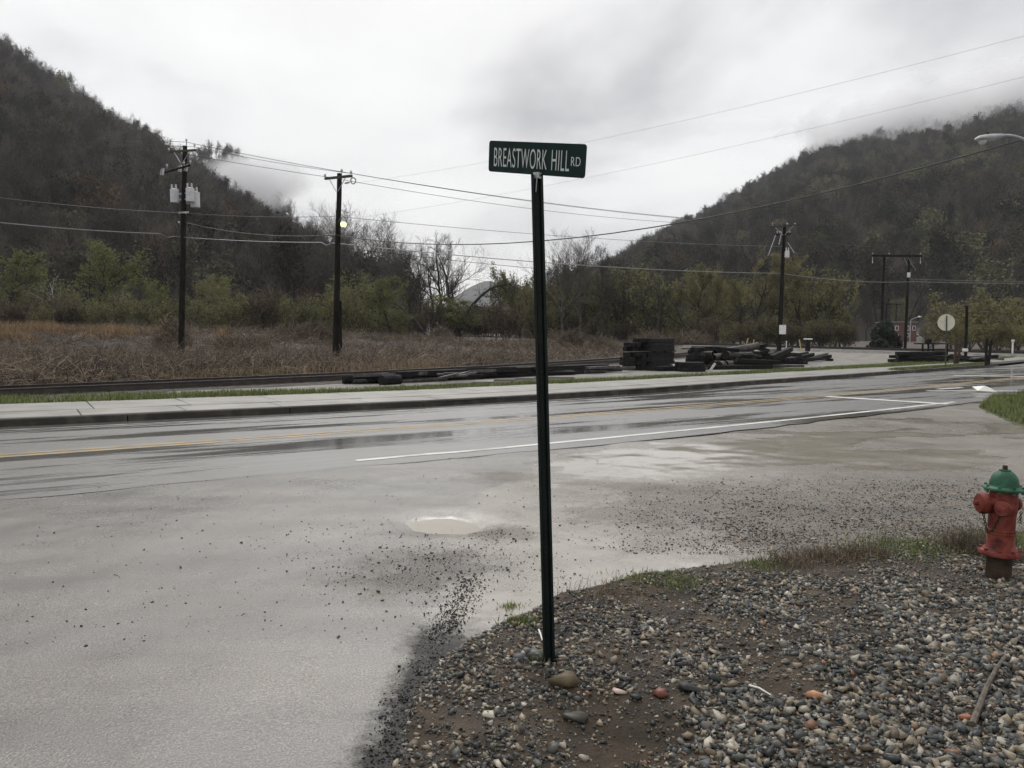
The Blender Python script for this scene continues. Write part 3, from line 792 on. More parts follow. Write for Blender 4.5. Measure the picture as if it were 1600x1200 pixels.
HB = hill('hill', 'misty wooded shoulder behind the steep hill', CR_B, 520, 860, 120, 620, 60, 30, 'hillsoil', 5)
HR = hill('hill', 'broad wooded mountain with low cloud on its crest', CR_R, 230, 900, 760, 2400, 150, 60, 'hillsoil', 9)
HF = hill('hill', 'pale blue far hill closing the valley', CR_F, 1700, 2250, 640, 900, 30, 20, 'farhill', 14)

def scatter(name, label, P, rz, sc, idx, protos, cat):
    """one object: points that carry instances of small tree shapes (far woods)"""
    me = bpy.data.meshes.new(name); me.vertices.add(len(P)); me.vertices.foreach_set('co', np.ascontiguousarray(P, dtype=np.float32).ravel())
    for nm, ty, arr in (('rz', 'FLOAT', rz), ('sc', 'FLOAT', sc), ('idx', 'INT', idx)):
        a = me.attributes.new(nm, ty, 'POINT'); a.data.foreach_set('value', np.asarray(arr, dtype=np.int32 if ty == 'INT' else np.float32))
    o = link(name, me); tag(o, label, cat, kind='stuff')
    pc = bpy.data.collections.new(name + '_shapes')
    for i, pm in enumerate(protos):
        pc.objects.link(bpy.data.objects.new('%02d_shape' % i, pm))
    ng = bpy.data.node_groups.new(name, 'GeometryNodeTree')
    ng.interface.new_socket('Geometry', in_out='INPUT', socket_type='NodeSocketGeometry'); ng.interface.new_socket('Geometry', in_out='OUTPUT', socket_type='NodeSocketGeometry')
    N = ng.nodes.new; L = ng.links.new
    gi = N('NodeGroupInput'); go = N('NodeGroupOutput'); ci = N('GeometryNodeCollectionInfo')
    ci.inputs['Collection'].default_value = pc; ci.inputs['Separate Children'].default_value = True; ci.inputs['Reset Children'].default_value = True
    ip = N('GeometryNodeInstanceOnPoints'); ip.inputs['Pick Instance'].default_value = True
    def na(nm, ty):
        q_ = N('GeometryNodeInputNamedAttribute'); q_.data_type = ty; q_.inputs['Name'].default_value = nm; return q_.outputs[0]
    cx = N('ShaderNodeCombineXYZ'); L(na('rz', 'FLOAT'), cx.inputs['Z'])
    L(gi.outputs[0], ip.inputs['Points']); L(ci.outputs[0], ip.inputs['Instance']); L(na('idx', 'INT'), ip.inputs['Instance Index'])
    L(cx.outputs[0], ip.inputs['Rotation']); L(na('sc', 'FLOAT'), ip.inputs['Scale']); L(ip.outputs[0], go.inputs[0])
    md = o.modifiers.new('scatter', 'NODES'); md.node_group = ng
    return o

# ------------------------------------------------------------------ trees
def grow(seed, H=12.0, r0=0.22, nch=(9, 6, 5, 4), trunk=0.3, spread=0.9, up=0.25, crook=0.18, lens=(0.5, 0.5, 0.5, 0.5), lean=(0, 0), twig_r=0.012, fork=0):
    """returns list per level of segments (p0,p1,r0,r1)"""
    rg = np.random.default_rng(seed); levels = [[] for _ in range(len(nch) + 1)]
    def branch(p, d, length, r, lv):
        ns = max(2, 6 - lv) if lv < 3 else (2 if lv == 3 else 1)
        pts = [p]; rad = [r]; dd = d.copy(); q = p.copy()
        rend = max(twig_r * 0.5, r * (0.35 if lv else 0.25))
        for i in range(ns):
            dd = dd + rg.normal(size=3) * crook * (1 if lv else 0.6); dd[2] += up * (0.5 if lv else 0.1)
            dd /= np.linalg.norm(dd); q = q + dd * length / ns
            pts.append(q.copy()); rad.append(r + (rend - r) * (i + 1) / ns)
        for i in range(ns):
            levels[lv].append((*pts[i], *pts[i + 1], rad[i], rad[i + 1]))
        if lv >= len(nch): return
        k = nch[lv]
        t0 = trunk if lv == 0 else 0.2
        for c in range(k):
            t = t0 + (1 - t0) * (c + rg.uniform(0, 1)) / k; t = min(t, 0.999)
            fi = t * ns; i = int(fi); fr = fi - i
            bp_ = pts[i] * (1 - fr) + pts[i + 1] * fr; br = rad[i] * (1 - fr) + rad[i + 1] * fr
            dm = pts[i + 1] - pts[i]; dm /= np.linalg.norm(dm)
            a = rg.normal(size=3); a -= dm * (a @ dm); a /= np.linalg.norm(a) + 1e-9
            sp = spread * rg.uniform(0.6, 1.2)
            nd = dm * math.cos(sp) + a * math.sin(sp); nd[2] += up * 0.3; nd /= np.linalg.norm(nd)
            ln = length * lens[lv] * rg.uniform(0.65, 1.2) * (1.15 - 0.55 * t if lv == 0 else 1.0)
            branch(bp_, nd, ln, max(br * 0.62, twig_r), lv + 1)
    d0 = np.array([lean[0], lean[1], 1.0]); d0 /= np.linalg.norm(d0)
    if fork:
        for k in range(fork):
            a = 2 * math.pi * (k + rg.uniform(-0.2, 0.2)) / fork
            dk = d0 + np.array([math.cos(a), math.sin(a), 0]) * rg.uniform(0.25, 0.6)
            branch(np.zeros(3), dk / np.linalg.norm(dk), H * rg.uniform(0.75, 1.0), r0 * rg.uniform(0.6, 0.9), 0)
    else:
        branch(np.zeros(3), d0, H * 0.85, r0, 0)
    return levels
def tree_meshes(seed, bark, twigm, leafm=None, nleaf=0, leaf=0.11, spread_l=0.16, split=2, **kw):
    lv = grow(seed, **kw); rg = np.random.default_rng(seed + 99)
    thick = [s for l in lv[:split] for s in l]; thin = [s for l in lv[split:] for s in l]
    Vt, Ft = seg_tubes(thick, 6); trunk = np_mesh('trunk', Vt, Ft, bark, smooth=True)
    Vc, Fc = seg_tubes(thin, 3); mi = np.zeros(len(Fc), dtype=int); mats = [twigm]
    if leafm and nleaf:
        ends = np.array([s for s in lv[-1]] + [s for s in lv[-2]])
        k = rg.integers(0, len(ends), nleaf); tt = rg.uniform(0.2, 1.1, nleaf)[:, None]
        P = ends[k, :3] * (1 - tt) + ends[k, 3:6] * tt + rg.normal(size=(nleaf, 3)) * spread_l
        Vq, Fq = leaf_quads(P, leaf, rg)
        Fc = np.vstack([Fc, Fq + len(Vc)]); Vc = np.vstack([Vc, Vq]); mi = np.concatenate([mi, np.ones(len(Fq), dtype=int)]); mats.append(leafm)
    return trunk, np_mesh('crown', Vc, Fc, mats, mi=mi)

# far woods on the hills: a few light tree shapes, instanced
def far_shape(seed, kind):
    rg = np.random.default_rng(seed)
    lv = grow(seed, H=15, r0=0.27, nch=(11, 6, 4), trunk=0.38, spread=0.85, up=0.28, crook=0.2, lens=(0.44, 0.52, 0.5), twig_r=0.045)
    segs = [s for l in lv for s in l]
    Vt, Ft = seg_tubes(segs, 3)
    leafn, leafm, size = {'bare': (420, 'fbare', 0.26), 'rust': (600, 'frust', 0.34), 'olive': (1300, 'folive', 0.40), 'pale': (1600, 'fpale', 0.40)}[kind]
    ends = np.array(lv[-1] + lv[-2]); k = rg.integers(0, len(ends), leafn); tt = rg.uniform(0.2, 1.2, leafn)[:, None]
    P = ends[k, :3] * (1 - tt) + ends[k, 3:6] * tt + rg.normal(size=(leafn, 3)) * 0.5
    Vq, Fq = leaf_quads(P, size * 0.8, rg)
    if kind == 'bare':
        # fine upright twigs
        d = rg.normal(size=(leafn, 3)) * 0.45; d[:, 2] += 1.0
        Vq = np.stack([P - d * 0.5 - [0.04, 0, 0], P - d * 0.5 + [0.04, 0, 0], P + d * 0.7, P + d * 0.7 + [0.01, 0, 0]], 1).reshape(-1, 3)
    mi = np.concatenate([np.zeros(len(Ft), dtype=int), np.ones(len(Fq), dtype=int)])
    return np_mesh('far_' + kind, np.vstack([Vt, Vq]), np.vstack([Ft, Fq + len(Vt)]), ['fbark', leafm], mi=mi)
def far_conifer(seed):
    rg = np.random.default_rng(seed); n = 1100; t = rg.uniform(0.12, 1, n) ** 0.8; H = 15
    r = (1 - t) * 3.0 + 0.15; a = rg.uniform(0, 6.283, n); q = rg.uniform(0.3, 1, n)
    P = np.stack([np.cos(a) * r * q, np.sin(a) * r * q, t * H], 1)
    o_ = np.stack([np.cos(a), np.sin(a), np.full(n, -0.35)], 1)
    sd = np.stack([-np.sin(a), np.cos(a), np.zeros(n)], 1) * 0.35
    Vq = np.stack([P - o_ * 0.5, P + sd, P + o_ * 0.7, P - sd], 1).reshape(-1, 3)
    Vt, Ft = seg_tubes([(0, 0, 0, 0, 0, H, 0.25, 0.03)], 5)
    return np_mesh('far_conifer', np.vstack([Vt, Vq]), np.vstack([Ft, np.arange(4 * n).reshape(-1, 4) + len(Vt)]), ['fbark', 'needle'], mi=np.concatenate([np.zeros(len(Ft), dtype=int), np.ones(n, dtype=int)]))
def fmat(name, cols):
    """each far tree takes its own shade out of the ramp"""
    m = bpy.data.materials.new(name); m.use_nodes = True; t = m.node_tree; b = t.nodes['Principled BSDF']; N = t.nodes.new; L = t.links.new
    oi = N('ShaderNodeObjectInfo'); r = N('ShaderNodeValToRGB')
    while len(r.color_ramp.elements) < len(cols): r.color_ramp.elements.new(0.5)
    for i, (el, c) in enumerate(zip(r.color_ramp.elements, cols)): el.position = 0.05 + 0.9 * i / (len(cols) - 1); el.color = (*c, 1)
    L(oi.outputs['Random'], r.inputs[0]); L(r.outputs[0], b.inputs['Base Color']); b.inputs['Roughness'].default_value = 0.95; b.inputs['Specular IOR Level'].default_value = 0.1
    return m
M['fbark'] = fmat('far_bark', [(0.018, 0.015, 0.012), (0.045, 0.038, 0.032), (0.14, 0.122, 0.104)])
M['fbare'] = fmat('far_twigs', [(0.03, 0.024, 0.019), (0.065, 0.053, 0.043), (0.125, 0.104, 0.085)])
M['frust'] = fmat('far_dry_leaves', [(0.03, 0.02, 0.013), (0.065, 0.043, 0.027), (0.12, 0.07, 0.036)])
M['folive'] = fmat('far_olive_buds', [(0.024, 0.023, 0.016), (0.05, 0.048, 0.032), (0.085, 0.082, 0.052)])
M['fpale'] = fmat('far_pale_buds', [(0.085, 0.085, 0.045), (0.15, 0.148, 0.078), (0.22, 0.215, 0.12)])
far = [far_shape(1, 'bare'), far_shape(2, 'bare'), far_shape(3, 'bare'), far_shape(4, 'rust'), far_shape(5, 'olive'), far_shape(6, 'olive'), far_shape(7, 'pale'), far_conifer(8)]
rgn = np.random.default_rng(77)
def wood(name, label, H, n, probs, thi=1.02, smin=0.75, smax=1.5, cluster=60.0, seed=3):
    P, t = hill_points(H, n, rgn, 0.0, thi)
    c = fbm(P[:, 0], P[:, 1], seed, 3, 1 / cluster)
    idx = np.zeros(len(P), dtype=int); r = rgn.uniform(0, 1, len(P))
    pr = np.array([probs(ti, ci, px) for ti, ci, px in zip(t, c, P[:, 0] / P[:, 1] * FPX + 800)])
    cs = np.cumsum(pr / pr.sum(1, keepdims=True), 1)
    idx = (r[:, None] > cs).sum(1)
    idx = np.where((t > 0.95) & (idx == 7), 0, idx)
    k = (P[:, 2] > -1.5) & ((t < 0.97) | (rgn.uniform(0, 1, len(P)) < 0.45))
    scatter(name, label, P[k], rgn.uniform(0, 6.28, k.sum()), (rgn.uniform(smin, smax, len(P)) * np.where(idx == 7, 0.85, 1.0))[k], idx[k], far, 'woodland')
#            bare bare bare rust olive olive pale conifer
wood('hillside_wood', 'dense bare brown wood covering the steep dark hill', HL, 6800, lambda t, c, px: (3, 3, 3, 1.2 + 2.5 * (c > 0.55), 0.4 + 1.2 * (t < 0.3), 0.4, 0.10, 0.12 + 0.5 * (c < 0.36)), seed=4)
wood('hillside_wood', 'bare wood on the misty shoulder behind the steep hill', HB, 1500, lambda t, c, px: (3, 3, 3, 1, 0.5, 0.5, 0.0, 0.3), seed=6)
wood('hillside_wood', 'dark wood with pale budding crowns covering the broad mountain', HR, 11500, lambda t, c, px: (2.5, 2.5, 2.5, 0.7, 1.6, 1.6, 0.15 + (2.2 if (px > 1230 and t < 0.62 and c > 0.42) else 0.1), 0.25 + 0.8 * (c < 0.38)), smin=0.8, smax=1.6, seed=12)

# nearer trees: each one its own thing
TREES = {}
def tkind(name, variants):
    TREES[name] = [tree_meshes(**v) for v in variants]
tkind('green', [dict(seed=s, bark='barkdark', twigm='barkbrown', leafm='leafgreen', nleaf=3600, leaf=0.115, spread_l=0.16, H=9.5, r0=0.17, nch=(9, 6, 5, 4), trunk=0.18, spread=0.95, up=0.22, lens=(0.5, 0.5, 0.5, 0.5), crook=0.2) for s in (21, 22)])
tkind('olive', [dict(seed=s, bark='barkdark', twigm='barkgrey', leafm='leafolive', nleaf=3600, leaf=0.115, spread_l=0.18, H=10, r0=0.17, nch=(9, 6, 5, 4), trunk=0.2, spread=0.8, up=0.3, lens=(0.48, 0.5, 0.5, 0.5), crook=0.2) for s in (31, 32, 33)])
tkind('gold', [dict(seed=s, bark='barkdark', twigm='barkgrey', leafm='leafgold', nleaf=4600, leaf=0.12, spread_l=0.16, H=13, r0=0.3, nch=(9, 7, 5, 4), trunk=0.28, spread=0.8, up=0.22, lens=(0.52, 0.46, 0.46, 0.46), crook=0.2) for s in (41, 42, 43)])
tkind('bare', [dict(seed=s, bark='barkbrown', twigm='barkbrown', H=14, r0=0.22, nch=(12, 8, 7, 5), trunk=0.28, spread=0.8, up=0.24, lens=(0.5, 0.5, 0.48, 0.5), crook=0.18, twig_r=0.010) for s in (51, 52)])
tkind('barelight', [dict(seed=s, bark='barkgrey', twigm='barkgrey', H=15, r0=0.22, nch=(13, 8, 7, 6), trunk=0.24, spread=0.75, up=0.26, lens=(0.55, 0.5, 0.48, 0.5), crook=0.17, twig_r=0.010) for s in (61,)])
tkind('sycamore', [dict(seed=s, bark='barkpale', twigm='barkgrey', H=10, r0=0.18, nch=(6, 4, 4, 3), trunk=0.35, spread=0.85, up=0.25, lens=(0.62, 0.5, 0.45, 0.45), crook=0.24, twig_r=0.012, split=3) for s in (71, 72)])
tkind('darkfork', [dict(seed=s, bark='barkdark', twigm='barkdark', H=10.5, r0=0.26, nch=(5, 5, 5, 4), trunk=0.35, spread=0.7, up=0.2, lens=(0.5, 0.42, 0.4, 0.4), crook=0.3, fork=f, twig_r=0.012, split=3) for s, f in ((81, 2), (82, 3))])
tkind('bush', [dict(seed=s, bark='barkbrown', twigm='barkbrown', leafm='leafolive', nleaf=2000, leaf=0.10, spread_l=0.16, H=4.6, r0=0.05, nch=(7, 6, 5), trunk=0.1, spread=0.8, up=0.35, lens=(0.5, 0.5, 0.5), crook=0.22, fork=6, split=1) for s in (91, 92)])
tkind('greenbush', [dict(seed=s, bark='barkbrown', twigm='barkbrown', leafm='leafgreen', nleaf=2000, leaf=0.10, spread_l=0.16, H=4.6, r0=0.05, nch=(7, 6, 5), trunk=0.1, spread=0.8, up=0.35, lens=(0.5, 0.5, 0.5), crook=0.22, fork=6, split=1) for s in (93,)])
tkind('goldbush', [dict(seed=s, bark='barkbrown', twigm='barkbrown', leafm='leafgold', nleaf=2900, leaf=0.11, spread_l=0.18, H=5.2, r0=0.06, nch=(7, 6, 5), trunk=0.1, spread=0.8, up=0.35, lens=(0.5, 0.5, 0.5), crook=0.22, fork=6, split=1) for s in (94,)])
tkind('brownbush', [dict(seed=s, bark='barkbrown', twigm='barkbrown', leafm='leafbrown', nleaf=2200, leaf=0.1, spread_l=0.3, H=4.2, r0=0.05, nch=(8, 7, 6), trunk=0.08, spread=0.7, up=0.4, lens=(0.5, 0.5, 0.5), crook=0.22, fork=7, split=1) for s in (96,)])
EXTENT = {}
for k_, vs_ in TREES.items():
    for i_, (tm, cm) in enumerate(vs_):
        zz = np.zeros(len(cm.vertices) * 3, dtype=np.float32); cm.vertices.foreach_get('co', zz); EXTENT[(k_, i_)] = float(np.percentile(zz[2::3], 99.5))
def base_z(x, y): return float(terrain(np.array([x]), np.array([y]))[0])
def tree(kind, var, px, Y, pytop, label, cat='tree', group=None, name=None, rz=None, wide=1.0):
    u = (px - 800) / FPX; x = u * Y; z0 = base_z(x, Y) - 0.15
    top = at(px, pytop, Y).z
    sc = (top - z0) / EXTENT[(kind, var)]
    o = thing(name or (kind_name[kind]), label, cat, (x, Y, z0), random.Random(px * 7 + Y).uniform(0, 6.28) if rz is None else rz, group)
    o.scale = (sc * wide, sc * wide, sc)
    tm, cm = TREES[kind][var]
    link('trunk', tm, o); link('crown', cm, o)
    return o
kind_name = dict(green='budding_tree', olive='budding_tree', gold='budding_tree', bare='bare_tree', barelight='bare_tree', sycamore='sycamore_tree', darkfork='bare_tree', bush='shrub', greenbush='shrub', goldbush='shrub', brownbush='shrub')
# ones that stand out
tree('sycamore', 0, 86, 84, 415, 'pale-limbed bare tree with white forking trunk behind the orange grass', rz=0.6)
tree('sycamore', 1, 196, 86, 440, 'small bare tree with a crooked white limb behind the orange grass', rz=2.0)
tree('sycamore', 0, 425, 82, 425, 'bare grey tree with a long rising limb between the two near utility poles', rz=3.5)
tree('green', 0, 142, 92, 376, 'tall tree with bright spring-green top above the orange grass', wide=1.1)
tree('green', 1, 8, 95, 392, 'leafy green tree beside the tall one above the orange grass')
tree('darkfork', 1, 672, 92, 372, 'big black-trunked bare tree with several upright stems beside the arched trunk', rz=1.2, wide=0.9)
tree('bare', 0, 700, 100, 366, 'tall bare tree with fine twigs behind the arched trunk')
tree('barelight', 0, 618, 118, 362, 'thin pale bare tree against the sky behind the green thicket')
tree('bare', 1, 652, 110, 372, 'twiggy bare tree against the sky behind the green thicket')
tree('green', 1, 718, 88, 462, 'bright green leafing tree leaning over the arched trunk', wide=1.35)
tree('green', 0, 612, 86, 432, 'bright green leafing tree next to the pole with the lit lamp', wide=1.2)
tree('barelight', 0, 878, 98, 366, 'tall spreading bare tree with pale crown directly behind the sign post', rz=0.4, wide=1.12)
tree('bare', 0, 940, 100, 385, 'slender dark bare tree next to the pale spreading one', wide=0.7)
tree('darkfork', 0, 1020, 88, 416, 'dark forked bare tree behind the tall square timber stack', rz=0.9, wide=0.8)
tree('darkfork', 0, 1095, 86, 448, 'low dark tree with sprawling limbs over the brown vine mounds', rz=2.6, wide=1.3)
tree('gold', 0, 1175, 92, 388, 'large golden-budded tree just before the pole with one transformer', wide=0.8)
tree('gold', 1, 1262, 90, 398, 'large round golden-budded tree just past the pole with one transformer', wide=0.9)
tree('gold', 2, 1120, 96, 425, 'smaller olive-gold tree beside the large golden-budded ones', wide=0.8)
tree('gold', 2, 1312, 94, 436, 'low golden-budded tree on the outer side of the golden clump', wide=0.8)
tree('olive', 0, 775, 96, 428, 'twiggy olive tree above the white bridge railing', wide=0.9)
tree('olive', 1, 812, 100, 418, 'twiggy olive tree standing beside the street sign blade post', wide=0.8)
tree('barelight', 0, 600, 112, 378, 'slim pale bare tree standing nearest the lit lamp pole', rz=2.2, wide=0.8)
tree('bare', 1, 685, 104, 380, 'bare tree crowded behind the big black-trunked one', rz=4.0)
tree('bare', 0, 640, 96, 395, 'dark bare tree just left of the black-trunked one above the green thicket', rz=1.0, wide=0.9)
tree('barelight', 0, 905, 104, 384, 'second pale bare tree tucked behind the spreading one', rz=3.3, wide=0.9)
tree('bare', 1, 852, 108, 400, 'low bare tree beside the sign post and the spreading one', rz=0.2, wide=1.0)
tree('bare', 0, 975, 102, 420, 'small bare tree between the slender dark one and the forked one', rz=5.0, wide=0.9)
# arched trunk
arch = thing('arched_tree', 'bare trunk arching over to one side in a high curve', 'tree', at(705, 530, 86))
apx = [(705, 538), (712, 520), (722, 500), (738, 477), (752, 462), (766, 451), (782, 446), (796, 444)]
pts = [at(a, b, 86) - arch.location for a, b in apx]
MB().tube(pts, [0.26, 0.22, 0.2, 0.17, 0.14, 0.11, 0.07, 0.03], 7).build('trunk', 'barkdark', arch, True)
rg = np.random.default_rng(5); segs = []
for i in range(3, 8):
    for k in range(9):
        p = np.array(pts[i]); d = np.array([rg.uniform(-0.2, 1.1), rg.uniform(-0.5, 0.5), rg.uniform(-0.9, 0.5)])
        q_ = p + d * 1.6; segs.append((*p, *q_, 0.04, 0.015))
        for j in range(5):
            r_ = q_ + rg.normal(size=3) * 0.7; segs.append((*q_, *r_, 0.015, 0.006))
Vs, Fs = seg_tubes(segs, 3); link('crown', np_mesh('crown', Vs, Fs, 'barkdark'), arch)
# thicket along the river bank
rr = random.Random(11)
G1 = 'thicket along the river bank'
for i in range(34):
    px = -160 + i * 24 + rr.uniform(-12, 12); Y = rr.uniform(88, 125)
    k = rr.choice(['olive', 'olive', 'olive', 'bare', 'green', 'bush'])
    pyt = rr.uniform(425, 465) if px < 560 else rr.uniform(455, 480)
    v = rr.randrange(len(TREES[k]))
    tree(k, v, px, Y, pyt, {'olive': 'olive budding tree in the river bank thicket behind the brown vines', 'bare': 'bare brown tree in the river bank thicket behind the brown vines', 'green': 'light green tree in the river bank thicket behind the brown vines', 'bush': 'olive shrub in the river bank thicket behind the brown vines'}[k], 'shrub' if k == 'bush' else 'tree', k + ' plants of the river bank thicket')
for i in range(30):
    px = -120 + i * 31 + rr.uniform(-12, 12); Y = rr.uniform(72, 84)
    k = rr.choice(['bush', 'bush', 'greenbush', 'brownbush'])
    if 640 < px < 800: k = 'brownbush'
    tree(k, rr.randrange(len(TREES[k])), px, Y + (12 if px > 560 else 0), rr.uniform(450, 478) if px < 600 else rr.uniform(468, 490), {'bush': 'olive twiggy shrub at the front of the thicket beyond the vines', 'greenbush': 'green leafing shrub at the front of the thicket beyond the vines', 'brownbush': 'brown twiggy shrub at the front of the thicket beyond the vines'}[k], 'shrub', k + ' row fronting the thicket')
for i in range(34):
    px = 815 + i * 15.5 + rr.uniform(-8, 8); Y = rr.uniform(100, 128) - (px - 815) * 0.02
    k = rr.choice(['olive', 'olive', 'gold', 'bare', 'bush', 'goldbush'])
    tree(k, rr.randrange(len(TREES[k])), px, Y, rr.uniform(415, 452) if px < 1290 else rr.uniform(475, 497), {'olive': 'olive budding tree in the wood behind the railway main line', 'gold': 'golden-brown budding tree in the wood behind the railway main line', 'bare': 'bare brown tree in the wood behind the railway main line', 'bush': 'olive shrub in the wood behind the railway main line', 'goldbush': 'golden shrub in the wood behind the railway main line'}[k], 'shrub' if 'bush' in k else 'tree', k + ' plants behind the main line')
for i in range(26):
    px = 830 + i * 19.5 + rr.uniform(-8, 8); Y = float(main_y((px - 800) / FPX * 95)) + rr.uniform(7, 14)
    Y = min(max(Y, 80), 122)
    tree('brownbush' if i % 2 else 'bush', 0, px, Y, rr.uniform(485, 505), 'brown undergrowth shrub lining the railway main line' if i % 2 else 'olive undergrowth shrub lining the railway main line', 'shrub', ('brown' if i % 2 else 'olive') + ' undergrowth along the main line')
for (px, Y, pyt, w) in [(1452, 100, 505, 1.2), (1485, 92, 478, 1.3), (1512, 84, 458, 1.5), (1535, 88, 468, 1.4), (1560, 80, 470, 1.5), (1590, 84, 478, 1.4), (1625, 80, 465, 1.4), (1500, 74, 500, 1.1), (1545, 70, 497, 1.3), (1580, 68, 503, 1.2), (1612, 66, 500, 1.2), (1680, 70, 470, 1.4)]:
    tree('goldbush', 0, px, Y, pyt, 'golden-brown shrub in the clump behind the round sign', 'shrub', 'golden clump behind the round sign', wide=w)
for px in (728, 742, 757, 771, 786, 801, 820):
    tree('brownbush', 0, px, 131 + (px % 5), 476 + (px % 7), 'brown bush behind the white bridge railing', 'shrub', 'brown bushes behind the bridge railing', wide=1.3)
for (px, Y, pyt) in [(482, 250, 322), (505, 255, 325), (548, 240, 335), (556, 235, 345)]:
    u = (px - 800) / FPX
    o = tree('barelight', 0, px, Y, pyt, 'tall bare tree on the foot of the steep hill behind the lit lamp', group='bare trees on the hill foot')
# dark evergreen
ev = thing('evergreen_tree', 'bushy dark evergreen beside the brick building', 'tree', (at(1382, 540, 84).x, 84, base_z(at(1382, 540, 84).x, 84) - 0.1))
rg = np.random.default_rng(8); n = 5200; t = rg.uniform(0, 1, n); Hh = 2.9; a = rg.uniform(0, 6.283, n)
r = (1.9 * np.sqrt(1 - t * 0.93)) * (0.8 + 0.3 * np.sin(a * 3 + t * 9)) * rg.uniform(0.35, 1, n) ** 0.5
P = np.stack([np.cos(a) * r, np.sin(a) * r, 0.1 + t * Hh + rg.normal(size=n) * 0.1], 1); Vq, Fq = leaf_quads(P, 0.15, rg)
link('crown', np_mesh('crown', Vq, Fq, 'needle'), ev)
MB().tube([(0, 0, 0), (0.05, 0, 1.2), (0, 0.03, 2.6)], [0.12, 0.09, 0.03], 6).build('trunk', 'barkdark', ev)

# ------------------------------------------------------------------ ground cover that nobody could count
M['strand'] = mat('dead_vine', [(1, 1, 1), (1, 1, 1)], 1.2, 0.85, attr='tint')
M['blade'] = mat('grass_blade', [(1, 1, 1), (1, 1, 1)], 2.0, 0.6, attr='tint', avar=0.25)
def strands(name, label, cat, P, length, radius, palette, seed, arch=0.5, upright=0.3, nseg=3, m='strand'):
    rg = np.random.default_rng(seed); k = len(P)
    a = rg.uniform(0, 6.283, k); L_ = length * rg.uniform(0.5, 1.4, k)
    hd = np.stack([np.cos(a), np.sin(a), np.zeros(k)], 1)
    up0 = upright + rg.uniform(0, 1, k) * arch
    S = []; p = P.copy(); d = hd * (1 - np.clip(up0, 0, 0.95))[:, None]; d[:, 2] = up0
    for i in range(nseg):
        dn = d / (np.linalg.norm(d, axis=1, keepdims=True) + 1e-9); q_ = p + dn * (L_ / nseg)[:, None]
        r0_, r1_ = radius * (1 - 0.25 * i), radius * (1 - 0.25 * (i + 1))
        S.append(np.concatenate([p, q_, np.full((k, 1), r0_), np.full((k, 1), r1_)], 1))
        p = q_; d = d + rg.normal(size=(k, 3)) * 0.28; d[:, 2] -= arch * 1.5 / nseg
    S = np.concatenate(S); Vv, Ff = seg_tubes(S, 3)
    pal = np.array([c for c, _ in palette]); w = np.array([w_ for _, w_ in palette]); w = w / w.sum()
    ci = pal[rg.choice(len(pal), k, p=w)] * rg.uniform(0.7, 1.3, (k, 1)) * (0.45 + 1.15 * fbm(P[:, 0], P[:, 1], seed, 4, 0.3 if length > 0.5 else 4.0))[:, None]
    cols = np.repeat(np.tile(ci, (nseg, 1)), 6, axis=0)
    o = link(name, np_mesh(name, Vv, Ff, m, colors=cols)); tag(o, label, cat, kind='stuff'); return o
def blades(name, label, cat, P, h, w, palette, seed, lean=0.5):
    rg = np.random.default_rng(seed); k = len(P); a = rg.uniform(0, 6.283, k); hh = h * rg.uniform(0.45, 1.4, k)
    side = np.stack([np.cos(a), np.sin(a), np.zeros(k)], 1) * (w * rg.uniform(0.6, 1.3, k))[:, None]
    b_ = rg.uniform(0, 6.283, k); ld = np.stack([np.cos(b_), np.sin(b_), np.zeros(k)], 1) * (hh * lean * rg.uniform(0, 1, k))[:, None]
    up_ = np.stack([np.zeros(k), np.zeros(k), hh], 1)
    Vv = np.stack([P - side, P + side, P + side * 0.6 + ld * 0.4 + up_ * 0.6, P - side * 0.6 + ld * 0.4 + up_ * 0.6, P + ld + up_], 1).reshape(-1, 3)
    o_ = (np.arange(k) * 5)[:, None]
    Ff = np.concatenate([o_ + np.array([[0, 1, 2]]), o_ + np.array([[0, 2, 3]]), o_ + np.array([[3, 2, 4]])])
    pal = np.array([c for c, _ in palette]); ww_ = np.array([q for _, q in palette]); ww_ = ww_ / ww_.sum()
    ci = pal[rg.choice(len(pal), k, p=ww_)] * rg.uniform(0.7, 1.3, (k, 1))
    ob = link(name, np_mesh(name, Vv, Ff, 'blade', colors=np.repeat(ci, 5, axis=0))); tag(ob, label, cat, kind='stuff'); return ob
VINE = [((0.135, 0.099, 0.07), 4), ((0.078, 0.055, 0.039), 4), ((0.205, 0.16, 0.113), 3), ((0.3, 0.25, 0.18), 1.3), ((0.026, 0.018, 0.014), 2.5)]
rg = np.random.default_rng(40)
def bank_points(n, y0, y1, u0, u1, pmin, rg, pmax=60):
    yy = np.exp(rg.uniform(math.log(y0), math.log(y1), n)); uu = rg.uniform(u0, u1, n); x = uu * yy
    pa = (track_x(yy) - x) * 0.72; k = (pa > pmin) & (pa < pmax) & ~((x > 0) & (yy > main_y(x) - 4))
    x = x[k]; yy = yy[k]; return np.stack([x, yy, terrain(x, yy)], 1)
P = bank_points(70000, 16, 84, -0.85, 0.17, 2.0, rg)
strands('dead_vines', 'tangled mat of dead brown vines covering the bank behind the siding', 'vines', P + rg.uniform(0, 0.3, (len(P), 1)) * np.array([[0, 0, 1]]), 1.05, 0.012, VINE, 41, arch=0.55, upright=0.08)
P = bank_points(2200, 18, 74, -0.85, 0.12, 2.6, rg)
P = P[fbm(P[:, 0], P[:, 1], 6, 3, 0.22) > 0.5]
strands('dead_stalks', 'upright dead weed stalks poking from the vine mat behind the siding', 'weeds', P, 1.25, 0.011, [((0.16, 0.125, 0.09), 3), ((0.07, 0.05, 0.04), 3)], 43, arch=0.25, upright=0.8)
P = bank_points(30000, 44, 66, -0.80, -0.36, 3, rg)
ppx = P[:, 0] / P[:, 1] * FPX + 800
